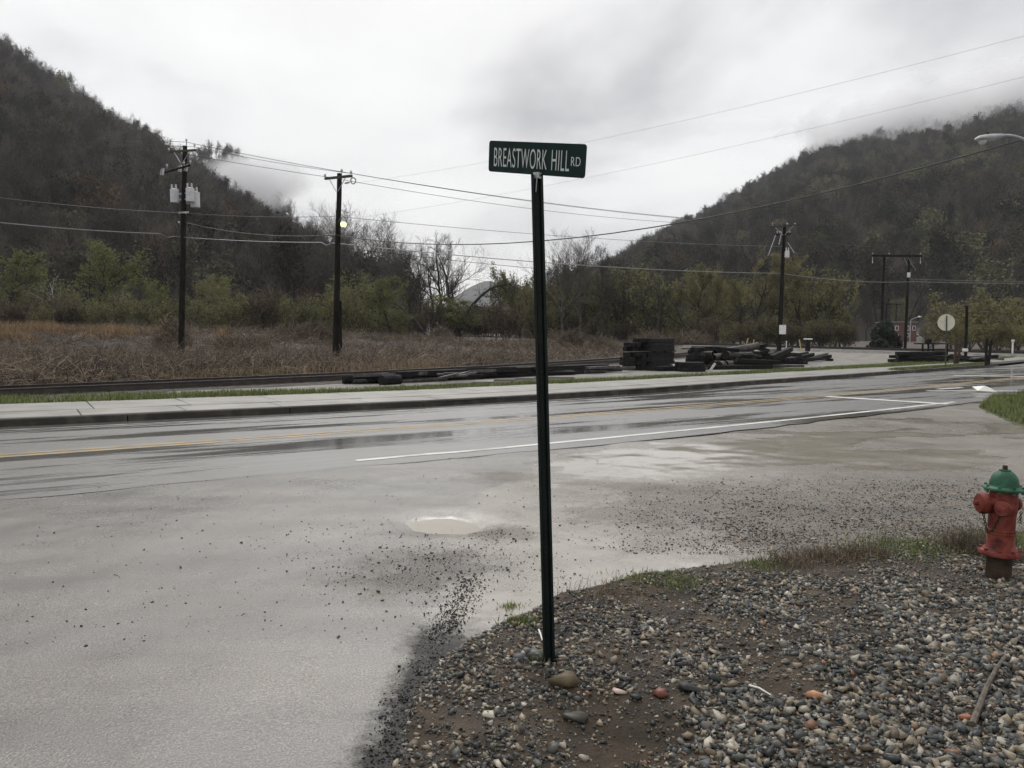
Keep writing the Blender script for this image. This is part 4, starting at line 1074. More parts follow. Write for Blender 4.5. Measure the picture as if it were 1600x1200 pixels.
P = P[(fbm(P[:, 0] * 0.6, P[:, 1], 15, 3, 0.12) + 0.2 * sstep(330, 40, ppx) + 0.25 * (fbm(P[:, 0], P[:, 1], 16, 3, 0.6) - 0.47) > 0.60) & (P[:, 1] > 53)]
blades('dry_orange_grass', 'band of tall dry orange grass along the top of the bank', 'dry grass', P + np.array([[0, 0, 0.05]]), 0.75, 0.02, [((0.27, 0.17, 0.08), 3), ((0.2, 0.12, 0.055), 2), ((0.33, 0.235, 0.125), 1)], 45, 0.7)
P = bank_points(16000, 22, 44, -0.45, -0.28, 1.6, rg, 7)
P = P[fbm(P[:, 0], P[:, 1], 27, 3, 0.5) > 0.56]
blades('bank_greens', 'fresh green shoots in the vines at the foot of the bank between the poles', 'weeds', P, 0.28, 0.014, [((0.10, 0.14, 0.035), 3), ((0.14, 0.15, 0.05), 2)], 44, 0.9)
# pale dry fringe near the second pole
P = np.array([rp(0, 0)] * 0 or [(float(track_x(y)) - 2.4 - abs(rg.normal()) * 0.7, y, 0.12) for y in rg.uniform(24, 34, 1500)])
blades('dry_fringe_grass', 'pale tan fringe of dry grass at the foot of the pole with the lit lamp', 'dry grass', P, 0.45, 0.012, [((0.3, 0.22, 0.13), 3), ((0.2, 0.14, 0.08), 2)], 46, 0.6)

GREEN = [((0.12, 0.16, 0.04), 4), ((0.17, 0.21, 0.06), 3), ((0.08, 0.105, 0.03), 2), ((0.24, 0.22, 0.10), 2)]
gw = lambda s: np.interp(s, [-16, -2, 0, 4, 8, 20, 30, 36, 45, 75], [2.6, 2.5, 2.3, 1.7, 1.0, 0.9, 1.1, 1.6, 2.2, 3])
M['sod'] = mat('grassy_soil', [(0.035, 0.04, 0.016), (0.055, 0.065, 0.022), (0.075, 0.085, 0.03)], 4, 0.9, 0.4, 40)
gb = link('grass_verge', strip('grass_verge', -16, 75, 0.5, lambda s: swb_n(s) - 0.02, lambda s: swb_n(s) + gw(s) * 0.85, 0.148, 0.142, 'sod', 2, 0.06, 3))
tag(gb, 'soil strip under the green verge behind the sidewalk', 'verge', kind='structure')
S_ = rg.uniform(-14, 72, 90000); t_ = rg.uniform(0, 1, 90000) ** 1.2
kk = rg.uniform(0, 1, len(S_)) < np.clip(1.2 - S_ / 70, 0.3, 1) * (0.35 + 1.1 * sstep(0.35, 0.6, fbm(S_, t_ * 2, 9, 3, 0.8)))
S_ = S_[kk]; t_ = t_[kk]; nn_ = swb_n(S_) - 0.03 + gw(S_) * t_
P = np.stack([K0[0] + DR[0] * S_ + NR[0] * nn_, K0[1] + DR[1] * S_ + NR[1] * nn_, np.full(len(S_), 0.14)], 1)
blades('verge_grass', 'short bright green grass strip behind the sidewalk', 'grass', P, 0.10, 0.010, GREEN, 47)
S_ = rg.uniform(32, 43.5, 9000); nn_ = kerb_n(S_) + 0.2 + rg.uniform(0, 1, 9000) * (JN(S_) - kerb_n(S_) - 0.22)
P = np.stack([K0[0] + DR[0] * S_ + NR[0] * nn_, K0[1] + DR[1] * S_ + NR[1] * nn_, np.full(len(S_), 0.13)], 1)
blades('kerbside_grass', 'green grass strip between the kerb and the sidewalk near the round sign', 'grass', P, 0.10, 0.012, GREEN, 48)
GP = gpl([(1530, 636), (1548, 622), (1600, 614), (1720, 611), (1850, 650), (1760, 690), (1640, 676), (1575, 656)])
mn, mx_ = GP.min(0), GP.max(0); Pg = rg.uniform(mn, mx_, (60000, 2)); Pg = Pg[inside(Pg, GP)]
Pg = Pg[(fbm(Pg[:, 0], Pg[:, 1], 19, 4, 0.9) > 0.36)]
hump = 0.10 * sstep(0, 1.2, poly_dist(Pg, np.vstack([GP, GP[:1]])))
blades('corner_grass', 'tufty green grass patch at the corner of the muddy lot', 'grass', np.stack([Pg[:, 0], Pg[:, 1], hump - 0.01], 1), 0.13, 0.008, GREEN, 49)
gxx, gyy = np.meshgrid(np.arange(mn[0], mx_[0], 0.2), np.arange(mn[1], mx_[1], 0.2)); q2 = np.stack([gxx.ravel(), gyy.ravel()], 1)
dq = poly_dist(q2, np.vstack([GP, GP[:1]])) * np.where(inside(q2, GP), 1, -1)
w2 = gxx.shape[1]; idx = (np.arange(gxx.shape[0] - 1)[:, None] * w2 + np.arange(w2 - 1)[None, :]).ravel(); fq = np.stack([idx, idx + 1, idx + w2 + 1, idx + w2], 1)
fq = fq[dq[fq].max(1) > -0.05]
sod = link('grass_bank', np_mesh('grass_bank', np.stack([q2[:, 0], q2[:, 1], 0.10 * sstep(0, 1.2, dq) - 0.02 + 0.03 * sstep(-0.1, 0.1, dq)], 1), fq, 'sod', smooth=True))
tag(sod, 'low soil hump under the corner grass', 'bank', kind='structure')

# ------------------------------------------------------------------ gravel corner in the foreground
M['soil'] = mat('wet_brown_soil', [(0.016, 0.0115, 0.0075), (0.042, 0.03, 0.019), (0.085, 0.062, 0.04)], 3.0, 0.7, 0.9, 45, 0.15, detail=9, spec=0.25)
M['stone'] = mat('wet_stone', [(1, 1, 1), (1, 1, 1)], 30, 0.5, 0.2, 90, 0.12, attr='tint', avar=0.3, bdist=0.004, spec=0.35)
bx = np.arange(-0.9, 9.6, 0.05); by = np.arange(0.6, 7.0, 0.05)
BX, BY = np.meshgrid(bx, by); PB = np.stack([BX.ravel(), BY.ravel()], 1)
inb = inside(PB, GRAVEL_POLY); db = poly_dist(PB, GRAVEL_EDGE) * np.where(inb, 1, -1)
def bed_h(x, y, d):
    g = (fbm(x, y, 51, 5, 1.1) - 0.47)
    gully = np.exp(-((x - 0.45 - (3.4 - y) * 0.1) / 0.28) ** 2) * sstep(3.75, 3.2, y) * 0.05
    return -0.035 + 0.05 * sstep(-0.05, 0.10, d) + 0.05 * sstep(0.5, 2.2, d) + g * 0.11 * sstep(0.0, 0.7, d) + (fbm(x, y, 53, 3, 7) - 0.47) * 0.03 - gully
zb_ = bed_h(PB[:, 0], PB[:, 1], db)
w3 = len(bx); idx = (np.arange(len(by) - 1)[:, None] * w3 + np.arange(w3 - 1)[None, :]).ravel(); fb = np.stack([idx, idx + 1, idx + w3 + 1, idx + w3], 1)
fb = fb[db[fb].max(1) > -0.05]
u_, inv_ = np.unique(fb, return_inverse=True)
bed = link('gravel_bed', np_mesh('gravel_bed', np.stack([PB[:, 0], PB[:, 1], zb_], 1)[u_], inv_.reshape(fb.shape), 'soil', smooth=True))
tag(bed, 'wet brown soil and gravel corner around the sign post', 'gravel bed', kind='structure')
def bed_z(x, y):
    ix = np.clip(np.searchsorted(bx, x) - 1, 0, w3 - 2); iy = np.clip(np.searchsorted(by, y) - 1, 0, len(by) - 2)
    fx = (x - bx[ix]) / 0.05; fy = (y - by[iy]) / 0.05; Z = zb_.reshape(len(by), w3)
    return (Z[iy, ix] * (1 - fx) + Z[iy, ix + 1] * fx) * (1 - fy) + (Z[iy + 1, ix] * (1 - fx) + Z[iy + 1, ix + 1] * fx) * fy
import bmesh
def stone_shape(seed, sub=1, flat=0.62):
    """broken stone: the hull of a few points (small stones), or a chipped sphere (rocks)"""
    b_ = bmesh.new(); rs = random.Random(seed)
    if sub < 3:
        for _ in range(8 if sub == 1 else 15):
            v = Vector((rs.gauss(0, 1), rs.gauss(0, 1), rs.gauss(0, 1))).normalized() * rs.uniform(0.75, 1.2)
            b_.verts.new((v.x * 1.4, v.y * 1.05, v.z * flat))
        res = bmesh.ops.convex_hull(b_, input=b_.verts)
        bmesh.ops.delete(b_, geom=[v for v in b_.verts if not v.link_faces], context='VERTS')
        bmesh.ops.triangulate(b_, faces=b_.faces[:])
    else:
        bmesh.ops.create_icosphere(b_, subdivisions=3, radius=1.0)
        planes = [(Vector((rs.gauss(0, 1), rs.gauss(0, 1), rs.gauss(0, 1))).normalized(), rs.uniform(0.4, 0.68)) for _ in range(14)]
        for v in b_.verts:
            for nrm, dd in planes:
                k = v.co.dot(nrm)
                if k > dd: v.co -= nrm * (k - dd)
            v.co += Vector((rs.uniform(-1, 1), rs.uniform(-1, 1), rs.uniform(-1, 1))) * 0.02
            v.co = Vector((v.co.x * 1.6, v.co.y * 1.4, v.co.z * flat * 1.6))
    b_.verts.ensure_lookup_table(); b_.verts.index_update()
    Vn = np.array([v.co[:] for v in b_.verts]); Fn = np.array([[v.index for v in f.verts] for f in b_.faces]); b_.free(); return Vn, Fn
SHAPES = [stone_shape(s_, 1, random.Random(s_).uniform(0.5, 1.0)) for s_ in range(16)]
PAL = [((0.024, 0.026, 0.027), 20), ((0.048, 0.05, 0.05), 22), ((0.10, 0.097, 0.088), 18), ((0.07, 0.073, 0.06), 10), ((0.21, 0.175, 0.125), 16), ((0.31, 0.28, 0.23), 11), ((0.13, 0.098, 0.066), 12), ((0.2, 0.10, 0.062), 1)]
PALC = np.array([c for c, _ in PAL]); PALW = np.array([w_ for _, w_ in PAL], dtype=float); PALW /= PALW.sum()
def rot_rand(rg, k, tilt=0.5):
    from numpy import cos, sin
    a = rg.uniform(0, 6.283, k); b = rg.normal(size=k) * tilt; c = rg.normal(size=k) * tilt
    Rz = np.zeros((k, 3, 3)); Rz[:, 0, 0] = cos(a); Rz[:, 0, 1] = -sin(a); Rz[:, 1, 0] = sin(a); Rz[:, 1, 1] = cos(a); Rz[:, 2, 2] = 1
    Rx = np.zeros((k, 3, 3)); Rx[:, 0, 0] = 1; Rx[:, 1, 1] = cos(b); Rx[:, 1, 2] = -sin(b); Rx[:, 2, 1] = sin(b); Rx[:, 2, 2] = cos(b)
    Ry = np.zeros((k, 3, 3)); Ry[:, 1, 1] = 1; Ry[:, 0, 0] = cos(c); Ry[:, 0, 2] = sin(c); Ry[:, 2, 0] = -sin(c); Ry[:, 2, 2] = cos(c)
    return Rx @ Ry @ Rz
def pebble_field(name, label, cat, P, rad, cols, seed, parent=None, tilt=0.45):
    rg = np.random.default_rng(seed); k = len(P); sh = rg.integers(0, len(SHAPES), k); Rm = rot_rand(rg, k, tilt)
    VV, FF, CC, off = [], [], [], 0
    for s_ in range(len(SHAPES)):
        Vn, Fn = SHAPES[s_]; m_ = np.where(sh == s_)[0]
        if not len(m_): continue
        X = np.einsum('kij,nj->kni', Rm[m_], Vn) * rad[m_][:, None, None] + P[m_][:, None, :]
        VV.append(X.reshape(-1, 3)); FF.append((np.arange(len(m_))[:, None, None] * len(Vn) + Fn[None]).reshape(-1, 3) + off); CC.append(np.repeat(cols[m_], len(Vn), axis=0)); off += len(m_) * len(Vn)
    o = link(name, np_mesh(name, np.vstack(VV), np.vstack(FF), 'stone', colors=np.vstack(CC)), parent)
    tag(o, label, cat, kind='stuff'); return o
DENSE = gpl([(955, 985), (1010, 962), (1090, 958), (1130, 938), (1260, 918), (1400, 925), (1560, 905), (1640, 880), (1900, 900), (1700, 1330), (905, 1330), (1010, 1150), (930, 1075), (940, 1010)])
rg = np.random.default_rng(60)
Pn = np.stack([rg.uniform(-0.8, 5.4, 120000), 2.0 + 4.2 * rg.uniform(0, 1, 120000) ** 1.0], 1)
Pn = Pn[inside(Pn, GRAVEL_POLY) & (np.abs(Pn[:, 0]) < Pn[:, 1] * 0.75)]
dd_ = poly_dist(Pn, np.vstack([DENSE, DENSE[:1]])) * np.where(inside(Pn, DENSE), 1, -1)
dens = 0.55 + 0.45 * sstep(-0.10, 0.12, dd_ + (fbm(Pn[:, 0], Pn[:, 1], 70, 4, 2.5) - 0.47) * 0.5)
dens *= 0.45 + 0.9 * sstep(0.33, 0.5, fbm(Pn[:, 0], Pn[:, 1], 71, 4, 3.2))
dens *= 1 - 0.6 * np.exp(-((Pn[:, 0] - 0.45) / 0.2) ** 2) * sstep(3.6, 3.2, Pn[:, 1])
kp = rg.uniform(0, 1, len(Pn)) < dens; Pn = Pn[kp]; dloc = dens[kp]
rad = np.clip(rg.lognormal(math.log(0.0088), 0.45, len(Pn)), 0.0035, 0.022) * (0.5 + 0.6 * dloc)
zz = bed_z(Pn[:, 0], Pn[:, 1]) + rad * rg.uniform(-0.25, 0.5, len(Pn))
cols = PALC[rg.choice(len(PALC), len(Pn), p=PALW)] * rg.uniform(0.7, 1.35, (len(Pn), 1))
pebble_field('gravel', 'loose mixed grey and tan gravel stones heaped on the corner', 'gravel', np.stack([Pn[:, 0], Pn[:, 1], zz], 1), rad, cols, 61)
# the larger stones, each its own piece
def stone_mesh(seed, col, name='stone', sub=2, bump=0.3):
    Vn, Fn = stone_shape(seed, sub, random.Random(seed).uniform(0.5, 0.85) if sub < 3 else 0.75)
    return np_mesh(name, Vn, Fn, 'stone', colors=np.tile(np.array(col), (len(Vn), 1)))
big = [stone_mesh(100 + i, PALC[i % len(PALC)] * (1.0 + 0.3 * ((i * 7) % 3 - 1)), sub=1 if i % 2 else 2) for i in range(24)]
bw = np.array([PALW[i % len(PALC)] for i in range(24)]); bw /= bw.sum()
rg = np.random.default_rng(62); cnt = 0
while cnt < 275:
    p = np.array([[rg.uniform(-0.5, 4.6), rg.uniform(2.2, 4.9)]])
    if not inside(p, GRAVEL_POLY)[0] or abs(p[0, 0]) > p[0, 1] * 0.68: continue
    ind = inside(p, DENSE)[0]
    if not ind and rg.uniform() > 0.4: continue
    if abs(p[0, 0] - 0.18) < 0.07 and abs(p[0, 1] - 3.7) < 0.07: continue
    r_ = rg.uniform(0.014, 0.026) * (0.8 if p[0, 1] > 4 else 1)
    o = link('stone', big[rg.choice(24, p=bw)], bed, (p[0, 0], p[0, 1], float(bed_z(p[:, 0], p[:, 1])[0]) + r_ * 0.35), (rg.normal() * 0.3, rg.normal() * 0.3, rg.uniform(0, 6.28)), r_)
    cnt += 1
def rock(px, py, r, col, label, seed, name='rock', sc=(1, 1, 1), rz=0.0, cat='rock', sub=2):
    p = gp(px, py); z = float(bed_z(np.array([p.x]), np.array([p.y]))[0])
    o = link(name, stone_mesh(seed, col, name, sub), None, (p.x, p.y, z + r * 0.3), (0.1, 0.15, rz), (r * sc[0], r * sc[1], r * sc[2]))
    return tag(o, label, cat)
rock(880, 1078, 0.066, (0.105, 0.08, 0.045), 'big tan and grey rock at the foot of the sign post', 201, sc=(0.9, 0.85, 0.95), rz=0.5)
rock(838, 1036, 0.045, (0.09, 0.1, 0.085), 'mossy grey rock touching the sign post base', 203, rz=1.0)
rock(1032, 1088, 0.034, (0.14, 0.045, 0.03), 'dull red broken brick piece lying in the gravel', 204, name='brick_fragment', cat='brick', sc=(1, 0.8, 1))
rock(1272, 1104, 0.03, (0.42, 0.21, 0.12), 'flat pale orange stone in the gravel', 205)
rock(968, 1085, 0.026, (0.46, 0.36, 0.31), 'pinkish white stone in the gravel near the big rock', 206)
rock(765, 1125, 0.026, (0.52, 0.48, 0.4), 'cream white stone on the dark soil by the asphalt edge', 207)
rock(812, 1040, 0.034, (0.05, 0.056, 0.062), 'dark slate stone left of the mossy rock', 208)
rock(1078, 1082, 0.05, (0.02, 0.022, 0.02), 'black lump of stone beside the brick piece', 209, sc=(1.1, 0.8, 0.6))
rock(900, 1120, 0.04, (0.055, 0.05, 0.042), 'dark brown stone below the big tan rock', 210)
rock(1508, 1150, 0.028, (0.30, 0.13, 0.08), 'reddish stone beside the fallen stick', 211)

# fallen stick and twig
M['stick'] = mat('wet_dead_wood', [(0.045, 0.034, 0.025), (0.085, 0.066, 0.048), (0.15, 0.122, 0.09)], 25, 0.6, 0.4, 60)
def stick(pxs, r, label, seed, name='fallen_branch', m='stick'):
    pts = []
    for (a, b) in pxs:
        p = gp(a, b); pts.append(Vector((p.x, p.y, float(bed_z(np.array([p.x]), np.array([p.y]))[0]) + 0.02)))
    o = MB().tube(pts, [r * (1 - 0.5 * i / (len(pts) - 1)) for i in range(len(pts))], 7).build(name, m, None, True)
    return tag(o, label, 'branch')
stick([(1518, 1165), (1530, 1135), (1540, 1105), (1556, 1075), (1570, 1050)], 0.014, 'dead brown branch lying across the gravel', 1)
stick([(1170, 1085), (1186, 1090), (1204, 1102)], 0.0055, 'short pale bleached twig on the gravel', 2, 'twig', 'whiteplastic')
stick([(842, 995), (845, 1006), (847, 1014)], 0.006, 'pale splinter of wood beside the sign post', 3, 'twig', 'whiteplastic')

# grit lying on the asphalt and mud
rg = np.random.default_rng(64)
pp = np.stack([rg.uniform(-60, 1660, 60000), rg.uniform(690, 1010, 60000)], 1)
den = np.full(len(pp), 0.02)
for (cx_, cy_), sx_, sy_, w_e in [((700, 880), 130, 40, 0.55), ((770, 835), 60, 20, 0.5), ((600, 870), 130, 45, 0.25), ((1000, 800), 260, 60, 0.12), ((1300, 800), 260, 60, 0.2), ((690, 920), 50, 25, 0.3), ((500, 830), 220, 60, 0.07)]:
    den = np.maximum(den, w_e * np.exp(-((pp[:, 0] - cx_) / sx_) ** 2 - ((pp[:, 1] - cy_) / sy_) ** 2))
pp = pp[rg.uniform(0, 1, len(pp)) < den]
Pw = np.array([gp(a, b)[:] for a, b in pp]); sW, nW = to_sn(Pw[:, 0], Pw[:, 1])
Pw = Pw[(~inside(Pw[:, :2], GRAVEL_POLY)) & (nW < cl(sW) - 2.9)]
rad = np.clip(rg.lognormal(math.log(0.0042), 0.45, len(Pw)), 0.002, 0.014)
Pw[:, 2] = lot_z(Pw[:, 0], Pw[:, 1]) + rad * 0.4
pebble_field('grit', 'small dark stones scattered over the side road and muddy lot', 'grit', Pw, rad, PALC[rg.choice([0, 1, 1, 2, 6], len(Pw))] * rg.uniform(0.5, 1.2, (len(Pw), 1)), 65)
# fine stone lying loose over the lot
pp = np.stack([rg.uniform(900, 1680, 30000), rg.uniform(735, 862, 30000)], 1)
pp = pp[(rg.uniform(0, 1, len(pp)) < sstep(900, 1250, pp[:, 0]) * sstep(735, 790, pp[:, 1]) * (0.3 + 0.5 * sstep(0.3, 0.6, fbm(pp[:, 0], pp[:, 1] * 4, 33, 4, 0.012))))]
Pw = np.array([gp(a, b)[:] for a, b in pp]); Pw = Pw[~inside(Pw[:, :2], GRAVEL_POLY)]
rad = np.clip(rg.lognormal(math.log(0.0062), 0.35, len(Pw)), 0.003, 0.015); Pw[:, 2] = lot_z(Pw[:, 0], Pw[:, 1]) + rad * 0.25
pebble_field('lot_stones', 'fine grey brown stones strewn over the muddy lot before the hydrant', 'stones', Pw, rad, PALC[rg.choice(len(PALC), len(Pw), p=PALW)] * rg.uniform(0.6, 1.2, (len(Pw), 1)) * np.array([[1.1, 1.0, 0.9]]), 68)
# crumbled asphalt along the broken edge
tt = rg.uniform(0, 1, 2200); seg_i = ASPH_EDGE[1:6]; li = rg.integers(0, 4, 2200); fr = rg.uniform(0, 1, 2200)[:, None]
Pc = seg_i[li] * (1 - fr) + seg_i[li + 1] * fr + rg.normal(size=(2200, 2)) * np.array([[0.055, 0.045]])
rad = np.clip(rg.lognormal(math.log(0.0032), 0.5, len(Pc)), 0.0015, 0.011)
zc_ = np.where(inside(Pc, GRAVEL_POLY), bed_z(Pc[:, 0], Pc[:, 1]), lot_z(Pc[:, 0], Pc[:, 1]))
pebble_field('asphalt_crumbs', 'black crumbled asphalt along the broken edge of the side road', 'crumbs', np.stack([Pc[:, 0], Pc[:, 1], np.maximum(zc_, lot_z(Pc[:, 0], Pc[:, 1])) + rad * 0.3], 1), rad, np.tile(np.array([[0.014, 0.014, 0.014]]), (len(Pc), 1)) * rg.uniform(0.6, 2.2, (len(Pc), 1)), 66)

# weeds and dry tufts round the gravel
def tuft(kind, px, py, r, n, h, label, seed, w=0.003):
    p = gp(px, py); rg = np.random.default_rng(seed); q_ = rg.normal(size=(n, 2)) * r + np.array([p.x, p.y])
    z = np.where(inside(q_, GRAVEL_POLY), bed_z(np.clip(q_[:, 0], -0.8, 9), np.clip(q_[:, 1], 0.7, 6.9)), lot_z(q_[:, 0], q_[:, 1]))
    Pq = np.stack([q_[:, 0], q_[:, 1], z - 0.004], 1)
    if kind == 'green':
        o = blades('weed_patch', label, 'weeds', Pq, h, w, GREEN, seed, 1.1)
    else:
        o = strands('dry_weed_tuft', label, 'dry weeds', Pq, h, 0.0017, [((0.17, 0.13, 0.085), 3), ((0.08, 0.058, 0.04), 4), ((0.26, 0.21, 0.14), 1)], seed, arch=0.5, upright=0.45)
    return o
tuft('green', 815, 975, 0.05, 420, 0.03, 'small bright green weed on the soil edge by the sign post', 71)
tuft('green', 797, 945, 0.035, 130, 0.025, 'tiny green sprigs standing in the shallow water', 72)
tuft('green', 1010, 905, 0.12, 600, 0.026, 'green weed patch on the soil along the puddle edge', 73)
tuft('green', 1060, 912, 0.10, 500, 0.03, 'sparse green weeds behind the gravel heap', 74)
tuft('green', 1185, 885, 0.08, 260, 0.04, 'green grass sprigs at the end of the dry weed row', 75)
tuft('green', 1410, 858, 0.22, 1200, 0.05, 'green moss and grass patch between the dry weeds and the hydrant', 76)
tuft('green', 1585, 850, 0.16, 800, 0.06, 'green weeds behind the hydrant', 77)
tuft('green', 840, 1042, 0.02, 90, 0.03, 'green moss sprigs growing against the sign post base', 78)
tuft('dry', 1235, 880, 0.10, 330, 0.11, 'brown dead weed tuft at the gravel edge next to the green sprigs', 81)
tuft('dry', 1300, 874, 0.11, 520, 0.11, 'dense brown dead weed tuft in the middle of the row', 82)
tuft('dry', 1355, 872, 0.09, 330, 0.10, 'brown dead weed tuft at the hydrant end of the row', 83)
tuft('dry', 1508, 862, 0.10, 420, 0.21, 'tall straw-coloured dead weeds leaning beside the hydrant', 84)
tuft('dry', 945, 935, 0.16, 260, 0.07, 'low dead grass litter on the soil beside the sign post', 85)
tuft('dry', 1580, 878, 0.12, 240, 0.16, 'thin dead stalks behind the hydrant base', 86)

# ------------------------------------------------------------------ street sign
sb = gp(858, 1045); sb.z = float(bed_z(np.array([sb.x]), np.array([sb.y]))[0]) - 0.03
sign = thing('street_sign', 'green street name sign BREASTWORK HILL RD on a dark green post', 'sign', sb)
ptop = at(838.5, 273, 3.762) - sb
prof = [(-.0285, -.013), (-.0175, -.013), (-.011, .010), (.011, .010), (.0175, -.013), (.0285, -.013), (.0285, -.0085), (.0205, -.0085), (.0145, .0145), (-.0145, .0145), (-.0205, -.0085), (-.0285, -.0085)]
mb = MB(); k = len(prof); c25, s25 = math.cos(0.12), math.sin(0.12)
NS = 14
vs = []
for i in range(NS + 1):
    f_ = i / NS
    vs += [ptop * f_ + Vector((a * c25 - b * s25, a * s25 + b * c25, 0)) for a, b in prof]
fs = [(r_ * k + i, r_ * k + (i + 1) % k, (r_ + 1) * k + (i + 1) % k, (r_ + 1) * k + i) for r_ in range(NS) for i in range(k)]
fs += [tuple(range(k - 1, -1, -1)), tuple(range(NS * k, NS * k + k))]
mb.add(vs, fs); post = mb.build('post', 'postgreen', sign)
# punched holes down the web: small dark discs set in the channel
mb = MB()
for i in range(6, 88):
    z = i * 0.0254 * 1.1
    c_ = ptop * (z / ptop.z); mb.lathe([(0.0042, 0), (0.0042, 0.0006)], 8, c_ + Vector((0.0, 0.0088, 0)), axis=Matrix.Rotation(R(90), 3, 'X'))
mb.build('bolt_holes', M['hyddark'], post)
bl = bpy.data.objects.new('sign_blade', None)
def rounded_plate(W, H, T, r, n=6):
    out = []
    for cx_, cz_, a0 in ((W / 2 - r, H / 2 - r, 0), (-W / 2 + r, H / 2 - r, 90), (-W / 2 + r, -H / 2 + r, 180), (W / 2 - r, -H / 2 + r, 270)):
        for i in range(n + 1):
            a = R(a0 + 90 * i / n); out.append((cx_ + r * math.cos(a), cz_ + r * math.sin(a)))
    k = len(out); vs = [(x, -T / 2, z) for x, z in out] + [(x, T / 2, z) for x, z in out]
    fs = [tuple(range(k)), tuple(range(2 * k - 1, k - 1, -1))] + [(i, k + i, k + (i + 1) % k, (i + 1) % k) for i in range(k)]
    return vs, fs
bpy.data.objects.remove(bl)
mb = MB(); mb.add(*rounded_plate(0.6104, 0.1475, 0.004, 0.015)); blade = mb.build('sign_blade', 'signgreen', sign)
blade.location = Vector((0.1081, 3.7689, 2.4349)) - sb; blade.rotation_euler = (0.1462, 0.1883, -0.7388)
def lettering(txt, x0, x1, z0, z1, name):
    cu = bpy.data.curves.new(name, 'FONT'); cu.body = txt; cu.extrude = 0.0; cu.offset = -0.004; cu.space_character = 1.08
    tmp = bpy.data.objects.new('tmp_text', cu); COL.objects.link(tmp)
    dg_ = bpy.context.evaluated_depsgraph_get(); me = bpy.data.meshes.new_from_object(tmp.evaluated_get(dg_))
    bpy.data.objects.remove(tmp); bpy.data.curves.remove(cu)
    co = np.zeros(len(me.vertices) * 3, dtype=np.float32); me.vertices.foreach_get('co', co); co = co.reshape(-1, 3)
    lo, hi = co.min(0), co.max(0)
    nw = np.stack([x0 + (co[:, 0] - lo[0]) / (hi[0] - lo[0]) * (x1 - x0), np.full(len(co), -0.0026), z0 + (co[:, 1] - lo[1]) / (hi[1] - lo[1]) * (z1 - z0)], 1)
    me.vertices.foreach_set('co', nw.astype(np.float32).ravel()); me.update(); me.materials.clear(); me.materials.append(M['letter']); me.name = name
    return link(name, me, blade)
lettering('BREASTWORK', -0.268, 0.077, -0.0475, 0.0425, 'lettering')
lettering('HILL', 0.106, 0.212, -0.0475, 0.0425, 'lettering')
lettering('RD', 0.222, 0.277, -0.023, 0.016, 'lettering')
mb = MB(); mb.box((0, 0, 0.0), (0.05, 0.03, 0.012), bev=0.003); mb.box((0, -0.009, 0.018), (0.046, 0.007, 0.026), bev=0.002); mb.box((0, 0.009, 0.018), (0.046, 0.007, 0.026), bev=0.002)
mb.box((-0.012, -0.016, -0.045), (0.004, 0.004, 0.08)); mb.box((0.012, -0.016, -0.045), (0.004, 0.004, 0.08))
br = mb.build('bracket', 'galv', sign); br.scale = (0.85, 0.85, 0.8); br.location = ptop + Vector((0.003, 0, -0.014)); br.rotation_euler = (0, 0.1, -0.74)

rgp = np.random.default_rng(31)
for i in range(9):
    a = rgp.uniform(0, 6.28); r_ = rgp.uniform(0.016, 0.03); x_, y_ = sb.x + math.cos(a) * rgp.uniform(0.045, 0.09), sb.y + math.sin(a) * rgp.uniform(0.04, 0.09)
    link('stone', big[rgp.integers(0, 24)], bed, (x_, y_, sb.z + 0.035 + r_ * 0.2), (rgp.normal() * 0.3, rgp.normal() * 0.3, a), r_)
# ------------------------------------------------------------------ fire hydrant
hp = gp(1556, 912); hz = float(bed_z(np.array([hp.x]), np.array([hp.y]))[0])
hyd = thing('fire_hydrant', 'red fire hydrant with green bonnet and hanging cap chains', 'hydrant', (hp.x + 0.012, hp.y, hz - 0.03), scale=0.945); hyd.rotation_euler = (0, R(1.6), 0)
B_ = 0.03
MB().lathe([(0.0, -0.1), (0.078, -0.1), (0.078, 0.16 + B_), (0.0, 0.16 + B_)], 28).build('lower_barrel', 'hyddark', hyd, True)
mb = MB(); mb.lathe([(0.0, 0.150 + B_), (0.108, 0.150 + B_), (0.128, 0.158 + B_), (0.131, 0.172 + B_), (0.124, 0.186 + B_), (0.112, 0.190 + B_), (0.105, 0.20 + B_), (0.0, 0.20 + B_)], 36)
fl = mb.build('base_flange', 'hydred', hyd, True)
for i in range(8):
    a = 2 * math.pi * i / 8 + 0.2; mb = MB(); mb.lathe([(0, 0.188 + B_), (0.0125, 0.188 + B_), (0.0125, 0.203 + B_), (0, 0.203 + B_)], 6, (math.cos(a) * 0.112, math.sin(a) * 0.112, 0)); mb.build('bolt', 'hydred', fl)
MB().lathe([(0.0, 0.195 + B_), (0.096, 0.195 + B_), (0.084, 0.212 + B_), (0.082, 0.30 + B_), (0.088, 0.302 + B_), (0.089, 0.309 + B_), (0.085, 0.312 + B_), (0.085, 0.320 + B_), (0.089, 0.323 + B_), (0.089, 0.331 + B_), (0.082, 0.334 + B_), (0.083, 0.43 + B_), (0.088, 0.46 + B_), (0.09, 0.52 + B_), (0.084, 0.575 + B_), (0.078, 0.60 + B_), (0.0, 0.60 + B_)], 36).build('barrel', 'hydred', hyd, True)
mb = MB(); mb.lathe([(0.0, 0.592 + B_), (0.09, 0.592 + B_), (0.121, 0.600 + B_), (0.126, 0.608 + B_), (0.124, 0.618 + B_), (0.11, 0.626 + B_), (0.09, 0.63 + B_), (0.088, 0.655 + B_), (0.08, 0.685 + B_), (0.065, 0.71 + B_), (0.045, 0.727 + B_), (0.036, 0.731 + B_), (0.036, 0.74 + B_), (0.0, 0.742 + B_)], 36)
bon = mb.build('bonnet', 'hydgreen', hyd, True)
